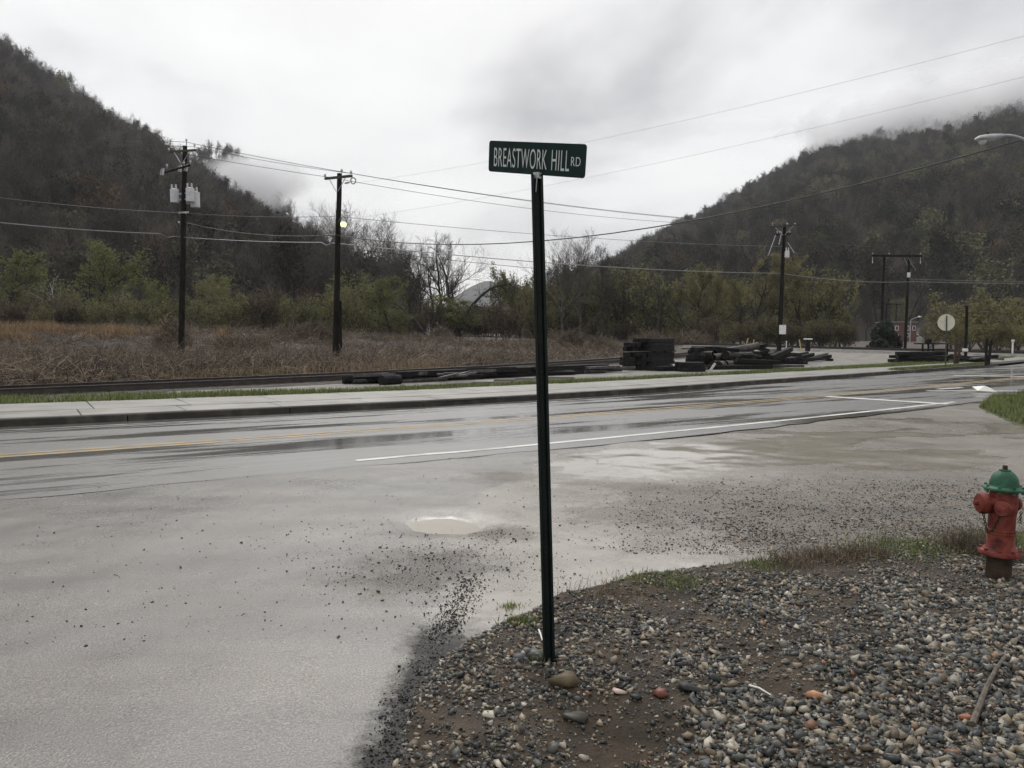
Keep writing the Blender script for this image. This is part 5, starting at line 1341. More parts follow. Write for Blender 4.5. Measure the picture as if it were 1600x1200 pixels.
for i in range(8):
    a = 2 * math.pi * i / 8; mb = MB(); mb.lathe([(0, 0.585 + B_), (0.010, 0.585 + B_), (0.010, 0.635 + B_), (0, 0.635 + B_)], 6, (math.cos(a) * 0.111, math.sin(a) * 0.111, 0)); mb.build('bolt', 'hydgreen', bon)
MB().lathe([(0, 0.738 + B_), (0.018, 0.738 + B_), (0.016, 0.768 + B_), (0, 0.768 + B_)], 5).build('operating_nut', 'hyddark', bon)
def nozzle(az, z, r, l0, l1, cap_r, name):
    ax_m = Matrix.Rotation(az, 3, 'Z') @ Matrix.Rotation(R(90), 3, 'Y')
    o_ = Vector((0, 0, z))
    nz_ = MB().lathe([(0, 0.03), (r * 1.18, 0.03), (r * 1.12, 0.075), (r, 0.085), (r, l0), (0, l0)], 24, o_, axis=ax_m).build('nozzle', 'hydred', hyd, True)
    mb = MB(); mb.lathe([(0, l0 - 0.004), (cap_r, l0 - 0.004), (cap_r * 1.03, l0 + 0.008), (cap_r * 1.02, l1 - 0.02), (cap_r * 0.9, l1 - 0.006), (cap_r * 0.4, l1), (0, l1)], 24, o_, axis=ax_m)
    mb.lathe([(0, l1 - 0.003), (0.017, l1 - 0.003), (0.015, l1 + 0.026), (0, l1 + 0.026)], 5, o_, axis=ax_m)
    mb.build('cap', 'hydred', nz_, True)
    return nz_
nozzle(R(178), 0.505 + B_, 0.062, 0.115, 0.168, 0.070, 'pumper')
nozzle(R(238), 0.49 + B_, 0.046, 0.105, 0.142, 0.051, 'hose')
nozzle(R(20), 0.50 + B_, 0.046, 0.10, 0.135, 0.05, 'hose')
def chain(pts, name='chain'):
    mb = MB(); n = len(pts)
    for i in range(n - 1):
        a, b = Vector(pts[i]), Vector(pts[i + 1]); c_ = (a + b) / 2; t = (b - a); L2 = t.length * 0.72; t.normalize()
        sd = t.orthogonal().normalized() if i % 2 else t.cross(t.orthogonal()).normalized()
        loop = [c_ + t * L2 * math.cos(q) + sd * 0.0075 * math.sin(q) for q in [2 * math.pi * k_ / 8 for k_ in range(9)]]
        mb.tube(loop, 0.0028, 5, cap=False)
    mb.build(name, 'hyddark', hyd)
cp = [(-0.15 + 0.003 * i, -0.02 - 0.002 * i, 0.47 + B_ - 0.0155 * i) for i in range(11)]
cp += [(-0.115 + 0.006 * i, -0.045 - 0.004 * i, 0.312 + B_ + 0.003 * i + 0.0014 * i * i) for i in range(1, 10)]
chain(cp)
chain([(0.118 - 0.001 * i, -0.015, 0.455 + B_ - 0.014 * i) for i in range(6)])

# ------------------------------------------------------------------ poles and wires
def pole_shape(mb, a, b, r0, r1, n=12, seg=8, rs=None):
    rs = rs or random.Random(3); pts = []; rad = []
    for i in range(seg + 1):
        f_ = i / seg; p = a.lerp(b, f_); pts.append(p + Vector((rs.uniform(-.012, .012), 0, 0)) * (0 < i < seg)); rad.append(r0 + (r1 - r0) * f_)
    mb.tube(pts, rad, n)
def insulator(o, p, parent, h=0.22, m='ceramic'):
    MB().lathe([(0, 0), (0.02, 0), (0.02, h * 0.45), (0.075, h * 0.5), (0.06, h * 0.62), (0.07, h * 0.72), (0.045, h * 0.82), (0.05, h), (0, h)], 10, p).build('insulator', m, parent, True)
def transformer(p, r, h, parent, toward):
    mb = MB(); mb.lathe([(0, -h / 2), (r * 0.97, -h / 2), (r, -h / 2 + 0.03), (r, h / 2 - 0.05), (r * 1.05, h / 2 - 0.04), (r * 1.05, h / 2), (r * 0.5, h / 2 + 0.05), (0, h / 2 + 0.06)], 18, p)
    t = mb.build('transformer', 'can', parent, True)
    for s_ in (-1, 1):
        q_ = p + Vector((s_ * r * 0.5, -r * 0.25, h / 2)); MB().lathe([(0, 0), (0.06, 0), (0.05, 0.08), (0.065, 0.1), (0.05, 0.16), (0.06, 0.2), (0.05, 0.3), (0, 0.3)], 10, q_).build('bushing', 'ceramic', t, True)
    for dz in (-0.25, 0.2):
        a = p + Vector((0, 0, dz * h)); b = Vector((toward.x, toward.y, a.z)); mb = MB(); mb.box((a + b) / 2, ((b - a).length, 0.07, 0.09), Matrix.Rotation(math.atan2(b.y - a.y, b.x - a.x), 3, 'Z')); mb.build('bracket', 'galv', t)
    return t
def crossarm(c, L_, yaw, parent, m='arm', h=0.13, w=0.11, roll=0.0, braces=True, drop=0.75, reach=0.5):
    rot = Matrix.Rotation(yaw, 3, 'Z') @ Matrix.Rotation(roll, 3, 'Y'); MB().box(c, (L_, w, h), rot, bev=0.012).build('crossarm', m, parent)
    dx = rot @ Vector((1, 0, 0)); fy = rot @ Vector((0, -1, 0))
    if braces:
        for s_ in (-1, 1):
            MB().tube([c + dx * s_ * L_ * reach / 2 * 1.2 + fy * 0.06 - Vector((0, 0, h / 2)), c + fy * 0.1 - Vector((0, 0, drop)) + dx * s_ * 0.06], 0.022, 5).build('brace', 'galv', parent)
    return dx, fy
# pole with three transformers
Y1 = 48.0; b1 = at(283, 562, Y1); b1.z = base_z(b1.x, Y1) - 0.3
p1 = thing('utility_pole', 'old wooden utility pole carrying three grey transformers', 'utility pole', b1)
l1 = lambda px, py, dy=0.0: at(px, py, Y1 + dy) - b1
mb = MB(); pole_shape(mb, Vector((0, 0, 0)), l1(289, 228), 0.19, 0.13); mb.build('pole', 'pole', p1, True)
mb = MB(); mb.tube([l1(291, 232), l1(291.5, 221)], 0.03, 6); mb.build('ridge_pin', 'galv', p1)
dx, fy = crossarm(l1(285.5, 236, -0.2), 2.35, R(-30), p1, roll=R(4))
for px_, py_ in ((264, 237), (304, 231)): insulator(None, l1(px_, py_, -0.2 + (-0.35 if px_ > 285 else 0.45)), p1)
insulator(None, l1(291.3, 222.5), p1, 0.2)
MB().box(l1(277, 264, -0.25), (2.3, 0.09, 0.1), Matrix.Rotation(R(-30), 3, 'Z') @ Matrix.Rotation(R(-5), 3, 'Y'), bev=0.01).build('equipment_arm', 'pole', p1)
for px_, py_ in ((255, 268), (283, 263), (292, 262)):
    c_ = l1(px_, py_, -0.35); mb = MB(); mb.lathe([(0, -0.22), (0.06, -0.22), (0.075, -0.1), (0.06, -0.05), (0.075, 0.03), (0.06, 0.08), (0.06, 0.2), (0, 0.2)], 10, c_, axis=Matrix.Rotation(R(12), 3, 'Y')); mb.tube([c_ + Vector((-0.1, 0, 0.16)), c_ + Vector((-0.18, 0, -0.2))], 0.025, 6); mb.build('fuse_cutout', 'ceramic', p1, True)
for px_, py_ in ((261, 258), (297.5, 252), (287.5, 253.5)):
    insulator(None, l1(px_, py_ + 5, -0.3), p1, 0.26)
axis1 = l1(287, 305)
transformer(l1(272.8, 306.5, -0.15), 0.25, 0.78, p1, axis1); transformer(l1(297.2, 305, -0.3), 0.25, 0.78, p1, axis1); transformer(l1(305, 312.5, 0.25), 0.27, 0.9, p1, axis1)
MB().box(l1(287, 332, -0.15), (0.7, 0.1, 0.1), (0, 0, R(-20))).build('service_bracket', 'galv', p1)
for px_, py_ in ((279.5, 347), (290.5, 332.5)):
    MB().lathe([(0, -0.06), (0.05, -0.06), (0.06, 0), (0.05, 0.06), (0, 0.06)], 10, l1(px_, py_, -0.25)).build('spool_insulator', 'ceramic', p1, True)
# pole with the lit lamp
Y2 = 42.0; b2 = at(524, 572, Y2); b2.z = base_z(b2.x, Y2) - 0.3
p2 = thing('utility_pole', 'wooden utility pole with a lit yellow lamp and a stub pole strapped on', 'utility pole', b2)
l2 = lambda px, py, dy=0.0: at(px, py, Y2 + dy) - b2
mb = MB(); pole_shape(mb, Vector((0, 0, 0)), l2(530.5, 271), 0.17, 0.125); mb.build('pole', 'pole', p2, True)
mb = MB(); pole_shape(mb, Vector((0.24, -0.04, 0)), l2(529.5, 470, 0.0), 0.15, 0.14, seg=4); mb.build('stub_pole', 'pole', p2, True)
crossarm(l2(528.5, 277, -0.2), 2.05, R(-35), p2, roll=R(2.5))
for px_, py_, dy in ((508, 277.5, 0.4), (534, 270, -0.1), (548.5, 272.5, -0.8)): insulator(None, l2(px_, py_ + 1, dy - 0.2), p2)
c_ = l2(552, 282.5, -0.6); mb = MB(); ring = [c_ + Vector((0.13 * math.cos(q), 0.03 * math.sin(q * 2), 0.16 * math.sin(q))) for q in [2 * math.pi * i / 12 for i in range(13)]]; mb.tube(ring, 0.03, 6, cap=False); mb.build('wire_coil', 'wirelight', p2)
MB().lathe([(0, -0.14), (0.03, -0.14), (0.06, -0.05), (0.04, 0), (0.06, 0.05), (0.03, 0.14), (0, 0.14)], 8, l2(542.5, 285.5, -0.4), axis=Matrix.Rotation(R(80), 3, 'Y')).build('strain_insulator', 'ceramic', p2, True)
MB().tube([l2(528, 348, -0.1), l2(532, 340, -0.4), l2(536, 342, -0.45)], 0.03, 6).build('lamp_arm', 'steelpost', p2)
lampb = MB().lathe([(0, 0.12), (0.05, 0.12), (0.1, 0.05), (0.12, -0.02), (0, -0.02)], 12, l2(536.3, 344.5, -0.45)).build('lamp_head', 'galv', p2, True)
ml = bpy.data.materials.new('lit_lamp_glass'); ml.use_nodes = True; pb = ml.node_tree.nodes['Principled BSDF']
pb.inputs['Base Color'].default_value = (0.8, 0.85, 0.45, 1); pb.inputs['Emission Color'].default_value = (0.86, 1.0, 0.42, 1); pb.inputs['Emission Strength'].default_value = 1.1; M['lamp'] = ml
MB().lathe([(0, 0), (0.12, 0), (0.155, -0.06), (0.155, -0.17), (0.12, -0.24), (0, -0.25)], 14, l2(536.6, 347, -0.45)).build('lamp_globe', 'lamp', lampb, True)
# far pole with one transformer
Y3 = 65.0; b3 = at(1217, 545, Y3); b3.z = base_z(b3.x, Y3) - 0.2
p3 = thing('utility_pole', 'dark utility pole with one white transformer and a white board near its foot', 'utility pole', b3)
l3 = lambda px, py, dy=0.0: at(px, py, Y3 + dy) - b3
mb = MB(); pole_shape(mb, Vector((0, 0, 0)), l3(1226, 350), 0.2, 0.13); mb.build('pole', 'pole', p3, True)
crossarm(l3(1225.5, 353, -0.2), 2.3, R(-25), p3, roll=R(-2))
for px_ in (1207, 1230, 1242): insulator(None, l3(px_, 352.5, -0.2), p3)
MB().box(l3(1223, 366, -0.2), (1.3, 0.09, 0.1), Matrix.Rotation(R(-25), 3, 'Z')).build('equipment_arm', 'pole', p3)
for px_ in (1214.5, 1218.5, 1234): insulator(None, l3(px_, 365, -0.2), p3)
for a_, b_q in (((1212, 367), (1200.5, 399)), ((1221.5, 362), (1217, 382)), ((1231, 379), (1241, 395))):
    MB().tube([l3(*a_, -0.3), l3(*b_q, -0.8)], 0.03, 5).build('guy_insulator', 'galv', p3)
transformer(l3(1229.8, 397.5, -0.35), 0.18, 0.5, p3, l3(1224, 397))
MB().box(l3(1222.8, 515, -0.3), (0.54, 0.05, 0.76), (0, 0, R(-4)), bev=0.01).build('notice_board', 'white', p3)
# two-legged transmission structures
def h_frame(Y, legs, arm, label, r=0.17, board=True):
    b = at((legs[0][0] + legs[1][0]) / 2, 545, Y); b.z = base_z(b.x, Y) - 0.2
    t = thing('transmission_structure', label, 'utility pole', b)
    l = lambda px, py, dy=0.0: at(px, py, Y + dy) - b
    for (px0, px1, pyt) in legs:
        bb = at(px1, 545, Y) - b; bb.z = 0; mb = MB(); pole_shape(mb, bb, l(px0, pyt), r, r * 0.75); mb.build('pole', 'pole', t, True)
    a0, a1 = l(*arm[0], -0.25), l(*arm[1], -0.25); mid = (a0 + a1) / 2
    MB().box(mid, ((a1 - a0).length, 0.16, 0.24), Matrix.Rotation(math.atan2((a1 - a0).y, (a1 - a0).x), 3, 'Z') @ Matrix.Rotation(-math.asin((a1 - a0).z / (a1 - a0).length), 3, 'Y'), bev=0.02).build('crossarm', 'pole', t)
    if board:
        for f_ in (0.02, 0.35, 0.98): insulator(None, a0.lerp(a1, f_) + Vector((0, 0, 0.12)), t, 0.22)
        for f_ in (0.02, 0.98): MB().lathe([(0, -0.75), (0.05, -0.75), (0.06, -0.5), (0.03, -0.45), (0.03, 0), (0, 0)], 8, a0.lerp(a1, f_) - Vector((0, 0, 0.1))).build('insulator', 'ceramic', t, True)
        MB().box(l(1420, 429.5, -0.3), (0.36, 0.05, 0.56), bev=0.01).build('notice_board', 'white', t)
        MB().tube([l(1419, 402, -0.3), l(1424, 411, -0.4), l(1431, 423, -0.5)], 0.025, 5).build('brace', 'galv', t); MB().tube([l(1413, 403, -0.3), l(1418, 415, -0.2)], 0.025, 5).build('brace', 'galv', t)
    return t
h_frame(90, [(1382, 1376, 398), (1420.5, 1414, 398)], ((1362, 399.5), (1440, 400)), 'tall two-legged timber transmission structure with long crossarm')
h_frame(190, [(1385.5, 1383, 474), (1401, 1398, 474)], ((1378, 475), (1408, 475.5)), 'distant two-legged transmission structure behind the evergreen', 0.22, False)

def wire(label, pts, r, m='wire', sag=None):
    """pts: 3D points; each span hangs as a parabola with its own sag"""
    out = []
    for i in range(len(pts) - 1):
        a, b = Vector(pts[i]), Vector(pts[i + 1]); n = 18; sg = sag[i] if sag else 0.3
        for k_ in range(n + (i == len(pts) - 2)):
            f_ = k_ / n; out.append(a.lerp(b, f_) - Vector((0, 0, 4 * sg * f_ * (1 - f_))))
    return tag(MB().tube(out, r, 5).build('overhead_wire', m), label, 'wire')
A = at
wire('top line wire over the ridge pins of the transformer pole and lamp pole', [A(-420, 108, 30), A(291.4, 222, Y1), A(534, 268.5, Y2), A(1230, 351, Y3)], 0.014, sag=[0.5, 0.05, 0.45])
wire('line wire on the outer crossarm pins of the transformer pole and lamp pole', [A(-420, 150, 29), A(264, 236, Y1), A(508, 276, Y2), A(553, 284, Y2 - 0.8), A(1207, 352, Y3)], 0.012, sag=[0.5, 0.05, 0.0, 0.6])
wire('line wire on the inner crossarm pins of the transformer pole and lamp pole', [A(-420, 118, 29), A(304, 229.5, Y1), A(548.5, 271, Y2 - 0.8), A(1242, 351.5, Y3)], 0.012, sag=[0.5, 0.1, 0.5])
wire('neutral wire running below the three transformers', [A(-420, 246, 28), A(290, 332.5, Y1), A(525, 338, Y2), A(1222, 385, Y3)], 0.014, 'wirelight', sag=[0.35, 0.12, 0.3])
wire('pale thick telephone cable with small loops at the poles', [A(-420, 292, 28), A(250, 365, Y1 - 1), A(262, 371, Y1 - 0.6), A(276, 369, Y1 - 0.3), A(284, 370.5, Y1), A(503, 379, Y2 + 0.6), A(510, 383.5, Y2 + 0.4), A(519, 380, Y2), A(527, 380.5, Y2), A(1220, 427, Y3), A(1430, 440, 78), A(1800, 436, 90)], 0.026, 'wirelight', sag=[0.3, 0, 0, 0, 0.08, 0, 0, 0, 0.35, 0.3, 0.3])
wire('lower thin telephone wire from the lamp pole to the far pole', [A(527, 386, Y2), A(1219, 438, Y3)], 0.014, 'wire', sag=[0.45])
wire('thick black service cable swooping from the street lamp to the lamp pole', [A(1672, 196, 20.5), A(523, 367, Y2), A(287, 347, Y1)], 0.022, sag=[1.5, 0.35])
wire('thin high wire crossing above the sign towards the street lamp side', [A(2100, -80, 18), A(556, 286, Y2)], 0.004, 'wirelight', sag=[0.55])
wire('second thin high wire crossing below the first behind the sign post', [A(2100, -10, 19), A(524, 345, Y2)], 0.004, 'wirelight', sag=[0.55])
wire('faint far wire from the far pole to the two-legged structure', [A(1242, 368, Y3), A(1362, 385, 90)], 0.02, 'wire', sag=[0.2])
wire('faint far wire running on past the two-legged structure', [A(1420, 436, 78), A(1640, 440, 70)], 0.02, 'wirelight', sag=[0.05])

# street lamp at the side, its pole just out of the picture
bs = at(1690, 600, 20.3); bs.z = -0.03
sl = thing('street_lamp', 'grey cobra-head street lamp on a curved arm', 'street lamp', bs)
ls = lambda px, py, dy=0.0: at(px, py, 20.3 + dy) - bs
mb = MB(); pole_shape(mb, Vector((0, 0, 0)), ls(1692, 150), 0.16, 0.11); mb.build('pole', 'pole', sl, True)
arm_px = [(1690, 300), (1665, 268), (1640, 243), (1618, 227), (1600, 217.5), (1588, 213), (1576, 211), (1564, 211.5)]
MB().tube([ls(*q_) for q_ in arm_px], 0.032, 10).build('lamp_arm', 'galv', sl, True)
c0 = ls(1567, 212); c1 = ls(1523.5, 217.5)
ax_ = (c1 - c0); Lh = ax_.length; xa = ax_.normalized()
mb = MB(); vs = []; fs = []; secs = [(0.0, 0.05, 0.045, 0.045), (0.06, 0.06, 0.055, 0.06), (0.3, 0.10, 0.075, 0.085), (0.6, 0.135, 0.085, 0.085), (0.85, 0.12, 0.075, 0.05), (0.97, 0.07, 0.035, 0.03), (1.0, 0.03, 0.01, 0.02)]
nn2 = 14
for f_, hw, up_, dn_ in secs:
    c_ = c0 + ax_ * f_
    for k_ in range(nn2):
        a = 2 * math.pi * k_ / nn2; sy = math.cos(a) * hw; sz = math.sin(a); sz = sz * (up_ if sz > 0 else dn_)
        vs.append(c_ + Vector((0, sy, sz)))
for i in range(len(secs) - 1):
    for k_ in range(nn2):
        j = (k_ + 1) % nn2; fs.append((i * nn2 + k_, i * nn2 + j, (i + 1) * nn2 + j, (i + 1) * nn2 + k_))
fs += [tuple(range(nn2)), tuple(range(len(secs) * nn2 - 1, (len(secs) - 1) * nn2 - 1, -1))]
mb.add(vs, fs); hd = mb.build('lamp_head', 'galv', sl, True)
mb = MB(); mb.lathe([(0, -0.10), (0.05, -0.095), (0.09, -0.06), (0.105, 0.0), (0, 0.0)], 16, c0 + ax_ * 0.73 - Vector((0, 0, 0.06))); mb.build('lens', M['ceramic'], hd, True)
MB().lathe([(0, 0), (0.02, 0), (0.02, 0.06), (0, 0.06)], 8, c0 + ax_ * 0.55 + Vector((0, 0, 0.08))).build('photocell', 'hyddark', hd)
# far street lamp
bf = at(1421, 545, 112); bf.z = base_z(bf.x, 112)
fl_ = thing('street_lamp', 'small distant steel street lamp beside the brick building', 'street lamp', bf)
lf = lambda px, py: at(px, py, 112) - bf
MB().tube([Vector((0, 0, 0)), lf(1423, 500)], [0.09, 0.06], 8).build('pole', 'galv', fl_); MB().tube([lf(1423, 500), lf(1429, 497), lf(1435, 495)], 0.05, 6).build('lamp_arm', 'galv', fl_)
MB().tube([lf(1434, 495.2), lf(1436, 494.8), lf(1440, 494.8)], [0.06, 0.14, 0.05], 8).build('lamp_head', 'white', fl_)
# small poles and markers
def simple_post(name, label, px, py0, py1, Y, r, m, cat, px1=None, n=8, group=None):
    b = at(px, py0, Y); b.z = min(b.z, base_z(b.x, Y) + 0.05); t = at(px1 if px1 else px, py1, Y) - b
    mb = MB(); mb.tube([Vector((0, 0, -0.1)), t * 0.5, t], [r, r * 0.95, r * 0.85], n); mb.box(t, (r * 2.3, r * 2.3, 0.04)); o = mb.build(name, m); o.location = b; return tag(o, label, cat, group)
sp_ = simple_post('utility_stub', 'short bare wooden pole among the golden shrubs', 1509, 548, 478, 56, 0.11, 'pole', 'pole', 1511)
o = MB().box((0, 0, 0.09), (0.3, 0.25, 0.2), bev=0.02).build('junction_box', 'white'); o.location = at(1508, 549, 55); tag(o, 'small white box at the foot of the short wooden pole', 'box')
def marker(label, px, py0, py1, Y, w=0.09, cap=0.16):
    b = at(px, py0, Y); h = at(px, py1, Y).z - b.z; t = thing('marker_post', label, 'marker post', b)
    MB().box((0, 0, h / 2 - 0.1), (w, 0.05, h + 0.1), bev=0.008).build('stake', 'white', t); MB().box((0, -0.02, h - 0.05), (cap, 0.06, 0.14), bev=0.01).build('cap', 'white', t); return t
marker('white railway marker post beyond the dark timber posts', 1582, 549, 531, 54, 0.1, 0.2)
marker('thin white marker post beside the far pole foot', 1228.5, 548, 533, 58, 0.05, 0.06)
marker('short white marker among the scattered timbers', 1224, 557, 549, 50, 0.07, 0.08)
for px, py0, py1, px1, lab in [(1161, 546, 529, 1169, 'leaning yellow stake crossing another behind the logs'), (1163.5, 546, 531.5, 1167.5, 'short yellow stake crossing a longer one behind the logs'), (1173, 546, 531, 1178, 'single leaning yellow stake behind the logs'), (1253, 548, 531, 1249, 'thin yellow stake beyond the far pole')]:
    simple_post('stake', lab, px, py0, py1, 60, 0.035, 'yellow', 'stake', px1, 5)
t = thing('switch_stand', 'black post with a flat white top beside the main line', 'post', at(1262, 549, 60)); zt = at(1262, 531, 60).z - t.location.z
MB().box((0, 0, zt / 2), (0.3, 0.3, zt), bev=0.02).build('post', 'creosote', t); MB().box((0, 0, zt + 0.06), (0.55, 0.4, 0.1), bev=0.015).build('cap', 'white', t)
# round sign seen from behind
t = thing('road_sign', 'round road sign seen from its pale unpainted back', 'sign', at(1477, 572, 40)); l = lambda px, py, dy=0.0: at(px, py, 40 + dy) - at(1477, 572, 40)
MB().lathe([(0, -0.004), (0.42, -0.004), (0.42, 0.004), (0, 0.004)], 40, l(1478.5, 504), axis=Matrix.Rotation(R(-6), 3, 'Z') @ Matrix.Rotation(R(90), 3, 'X')).build('sign_plate', 'signback', t)
mb = MB(); a, b = Vector((0, 0, -0.3)), l(1479.5, 493, -0.03); a.y = b.y; mb.box((a + b) / 2, (0.06, 0.03, (b - a).length), Matrix.Rotation(math.atan2(b.x - a.x, b.z - a.z), 3, 'Y'), bev=0.005); mb.build('post', 'steelpost', t)
# timber posts
def rail_post(label, px0, px1, py0, py1, Y, m, seed):
    b = at(px0, py0, Y); t = thing('timber_post', label, 'post', b); h = at(px0, py1, Y).z - b.z; rs = random.Random(seed); sh = (px1 - px0) / FPX * Y
    for k_ in (-1, 1):
        MB().box((k_ * 0.09 + sh / 2, 0, h / 2 - 0.05), (0.09, 0.12, h + 0.1 - 0.06 * (k_ > 0)), Matrix.Rotation(math.atan2(sh, h) + 0.05 * k_, 3, 'Y'), bev=0.012, jit=0.01, rng=rs).build('upright', m, t)
    for z in (0.3, 0.75):
        MB().box((sh * z, -0.08, h * z), (0.3, 0.04, 0.1), (0, rs.uniform(-.1, .1), 0)).build('cross_plate', m, t)
    return t
rail_post('rusty brown paired post leaning beside the round sign', 1494, 1497, 566, 529, 39, 'rust', 1)
rail_post('dark paired timber post near the end of the sidewalk grass', 1542.5, 1544, 568, 529, 38.5, 'creosote', 2)

# ------------------------------------------------------------------ timber piles
TIE = [MB().box((0, 0, 0), (2.6, 0.23, 0.18), bev=0.016, jit=0.008, rng=random.Random(i)).mesh('timber', 'creosote') for i in range(4)]
PLK = [MB().box((0, 0, 0), (2.6, 0.23, 0.10), bev=0.012, jit=0.008, rng=random.Random(i + 9)).mesh('plank', 'plank') for i in range(3)]
rs = random.Random(21)
def timber(loc, yaw, label, group, L_=1.0, pitch=0.0, w=1.0, h=1.0, kind='tie', roll=0.0, name='railway_timber'):
    me = rs.choice(TIE if kind == 'tie' else PLK)
    o = link(name, me, None, loc, (roll, pitch, yaw), (L_, w, h)); return tag(o, label, 'timber', group)
def gz(x, y): return max(base_z(x, y), 0.1) + 0.05
c_ = at(1018, 578, 33.5); YAW = R(58); ud = Vector((math.cos(YAW), math.sin(YAW), 0)); vd = Vector((-math.sin(YAW), math.cos(YAW), 0))
z0 = gz(c_.x, c_.y) + 0.09
c_ = Vector((c_.x, c_.y, z0)) + vd * 0.72 + ud * 1.2 + Vector((0.1, 0, 0))
for lay in range(7):
    zz = lay * 0.185 + (0.06 if lay >= 4 else 0)
    ncol = 6 if lay < 6 else 4
    for k_ in range(ncol):
        off = (k_ - 2.5) * 0.245 + (0.15 if lay < 3 else 0) * 0
        timber(c_ + vd * off + ud * (rs.uniform(-0.16, 0.16) - (0.15 if lay < 3 else 0)) + Vector((0, 0, zz)), YAW + rs.uniform(-0.012, 0.012), 'black creosoted timber in the tall square stack by the siding', 'timbers of the tall square stack')
for k_ in range(5):
    p = c_ - vd * (0.72) + ud * (-1.1 + 0.5 * k_) + Vector((0, 0, 3.55 * 0.185 + 0.03)); timber(p, YAW + math.pi / 2, 'short spacer block between the layers of the tall square stack', 'spacers of the tall square stack', 0.13, h=0.3)
def stack(px, py, Y, nx_, nl, yaw, label, group, L_=1.0, jitter=0.05, kind='tie', h=0.185, start=0.0):
    c = at(px, py, Y); c = Vector((c.x, c.y, gz(c.x, c.y) + 0.09 + start)); v_ = Vector((-math.sin(yaw), math.cos(yaw), 0)); u_d = Vector((math.cos(yaw), math.sin(yaw), 0))
    for lay in range(nl):
        for k_ in range(nx_):
            timber(c + v_ * ((k_ - (nx_ - 1) / 2) * 0.245) + u_d * rs.uniform(-jitter, jitter) + Vector((0, 0, lay * h)), yaw + rs.uniform(-0.03, 0.03), label, group, L_ * rs.uniform(0.95, 1.03), kind=kind)
stack(1078, 579, 32.8, 3, 2, R(12), 'short black timber in the low block beside the tall stack', 'timbers of the low block', 0.42)
stack(1046, 579, 33.2, 2, 1, R(20), 'short black timber on the ground before the tall stack', 'ground timbers before the tall stack', 0.5)
stack(1092, 581, 33.0, 2, 1, R(5), 'grey topped offcut timber beside the low block', 'offcuts beside the low block', 0.22, kind='plank')
stack(1196, 572, 37.0, 4, 4, R(28), 'black timber in the square stack next to the logs', 'timbers of the stack next to the logs', 0.55)
stack(1182, 566, 38.2, 3, 3, R(30), 'black timber in the stack behind the logs', 'timbers of the stack behind the logs', 0.6)
stack(1150, 580, 34.5, 2, 1, R(8), 'long thin timber lying along the verge below the logs', 'long timbers below the logs', 1.25)
stack(1205, 577, 35.8, 2, 1, R(10), 'long flat timber reaching out past the stacks on the gravel', 'long flat timbers on the gravel', 1.15, kind='plank')
for i in range(24):
    px = rs.uniform(1212, 1277); Y = rs.uniform(40, 49); p = at(px, 560, Y)
    timber((p.x, p.y, gz(p.x, p.y) + 0.08 + rs.uniform(0, 0.45) * (1 - abs(px - 1245) / 50)), R(rs.uniform(-35, 60)), 'loose black timber in the scattered heap before the far pole', 'scattered heap before the far pole', rs.uniform(0.5, 1.05), pitch=rs.uniform(-0.2, 0.2), kind=rs.choice(['tie', 'tie', 'plank']))
stack(1128, 578, 36.8, 5, 2, R(25), 'black timber buried under the log pile', 'timbers under the log pile', 0.8)
stack(1100, 574, 37.5, 4, 3, R(35), 'black timber in the stack behind the low block', 'timbers behind the low block', 0.6)
stack(1170, 577, 36.0, 4, 2, R(22), 'black timber in the low heap joining logs and stacks', 'timbers joining logs and stacks', 0.8)
for i in range(30):
    px = rs.uniform(1080, 1225); Y = rs.uniform(34.5, 39); p = at(px, 570, Y)
    timber((p.x, p.y, gz(p.x, p.y) + rs.uniform(0.1, 0.85)), R(rs.uniform(-20, 70)), 'loose black timber thrown over the middle of the timber yard heap', 'loose timbers over the yard heap', rs.uniform(0.4, 0.9), pitch=rs.uniform(-0.22, 0.22), kind=rs.choice(['tie', 'tie', 'plank']))
# logs
rl = random.Random(4)
LOG = []
for i in range(3):
    mb = MB(); rr_ = random.Random(i); mb.tube([(x, rr_.uniform(-.02, .02), rr_.uniform(-.02, .02)) for x in np.linspace(-1.3, 1.3, 6)], [0.19, 0.185, 0.18, 0.18, 0.175, 0.17], 14, mi=0)
    me = mb.mesh('log', ['logbark', 'creosote'], True); me.polygons[len(me.polygons) - 2].material_index = 1; me.polygons[len(me.polygons) - 1].material_index = 1; LOG.append(me)
for (px, py, Y, yaw, L_, pit) in [(1115, 572, 35.2, 62, 0.9, 0.0), (1127, 572.5, 34.8, 58, 1.0, 0), (1142, 572, 35.2, 50, 0.9, 0), (1106, 568, 36.0, 40, 0.8, 0), (1109, 555, 36.2, 22, 0.75, 0.02), (1122, 557, 35.6, 48, 0.8, -0.08), (1133, 555, 35.8, 62, 0.8, 0), (1148, 556, 36, 18, 0.8, 0.0), (1143, 547, 36.3, 25, 1.0, -0.14), (1155, 563, 36.4, 30, 0.8, 0.0)]:
    p = at(px, py, Y); o = link('log', rl.choice(LOG), None, (p.x + 0.4, p.y + 0.6, max(p.z, gz(p.x, p.y) + 0.17)), (rl.uniform(0, 6), R(0) + pit, R(yaw)), (L_, 1, 1)); tag(o, 'round grey treated log in the log pile between the black stacks', 'log', 'logs of the log pile')
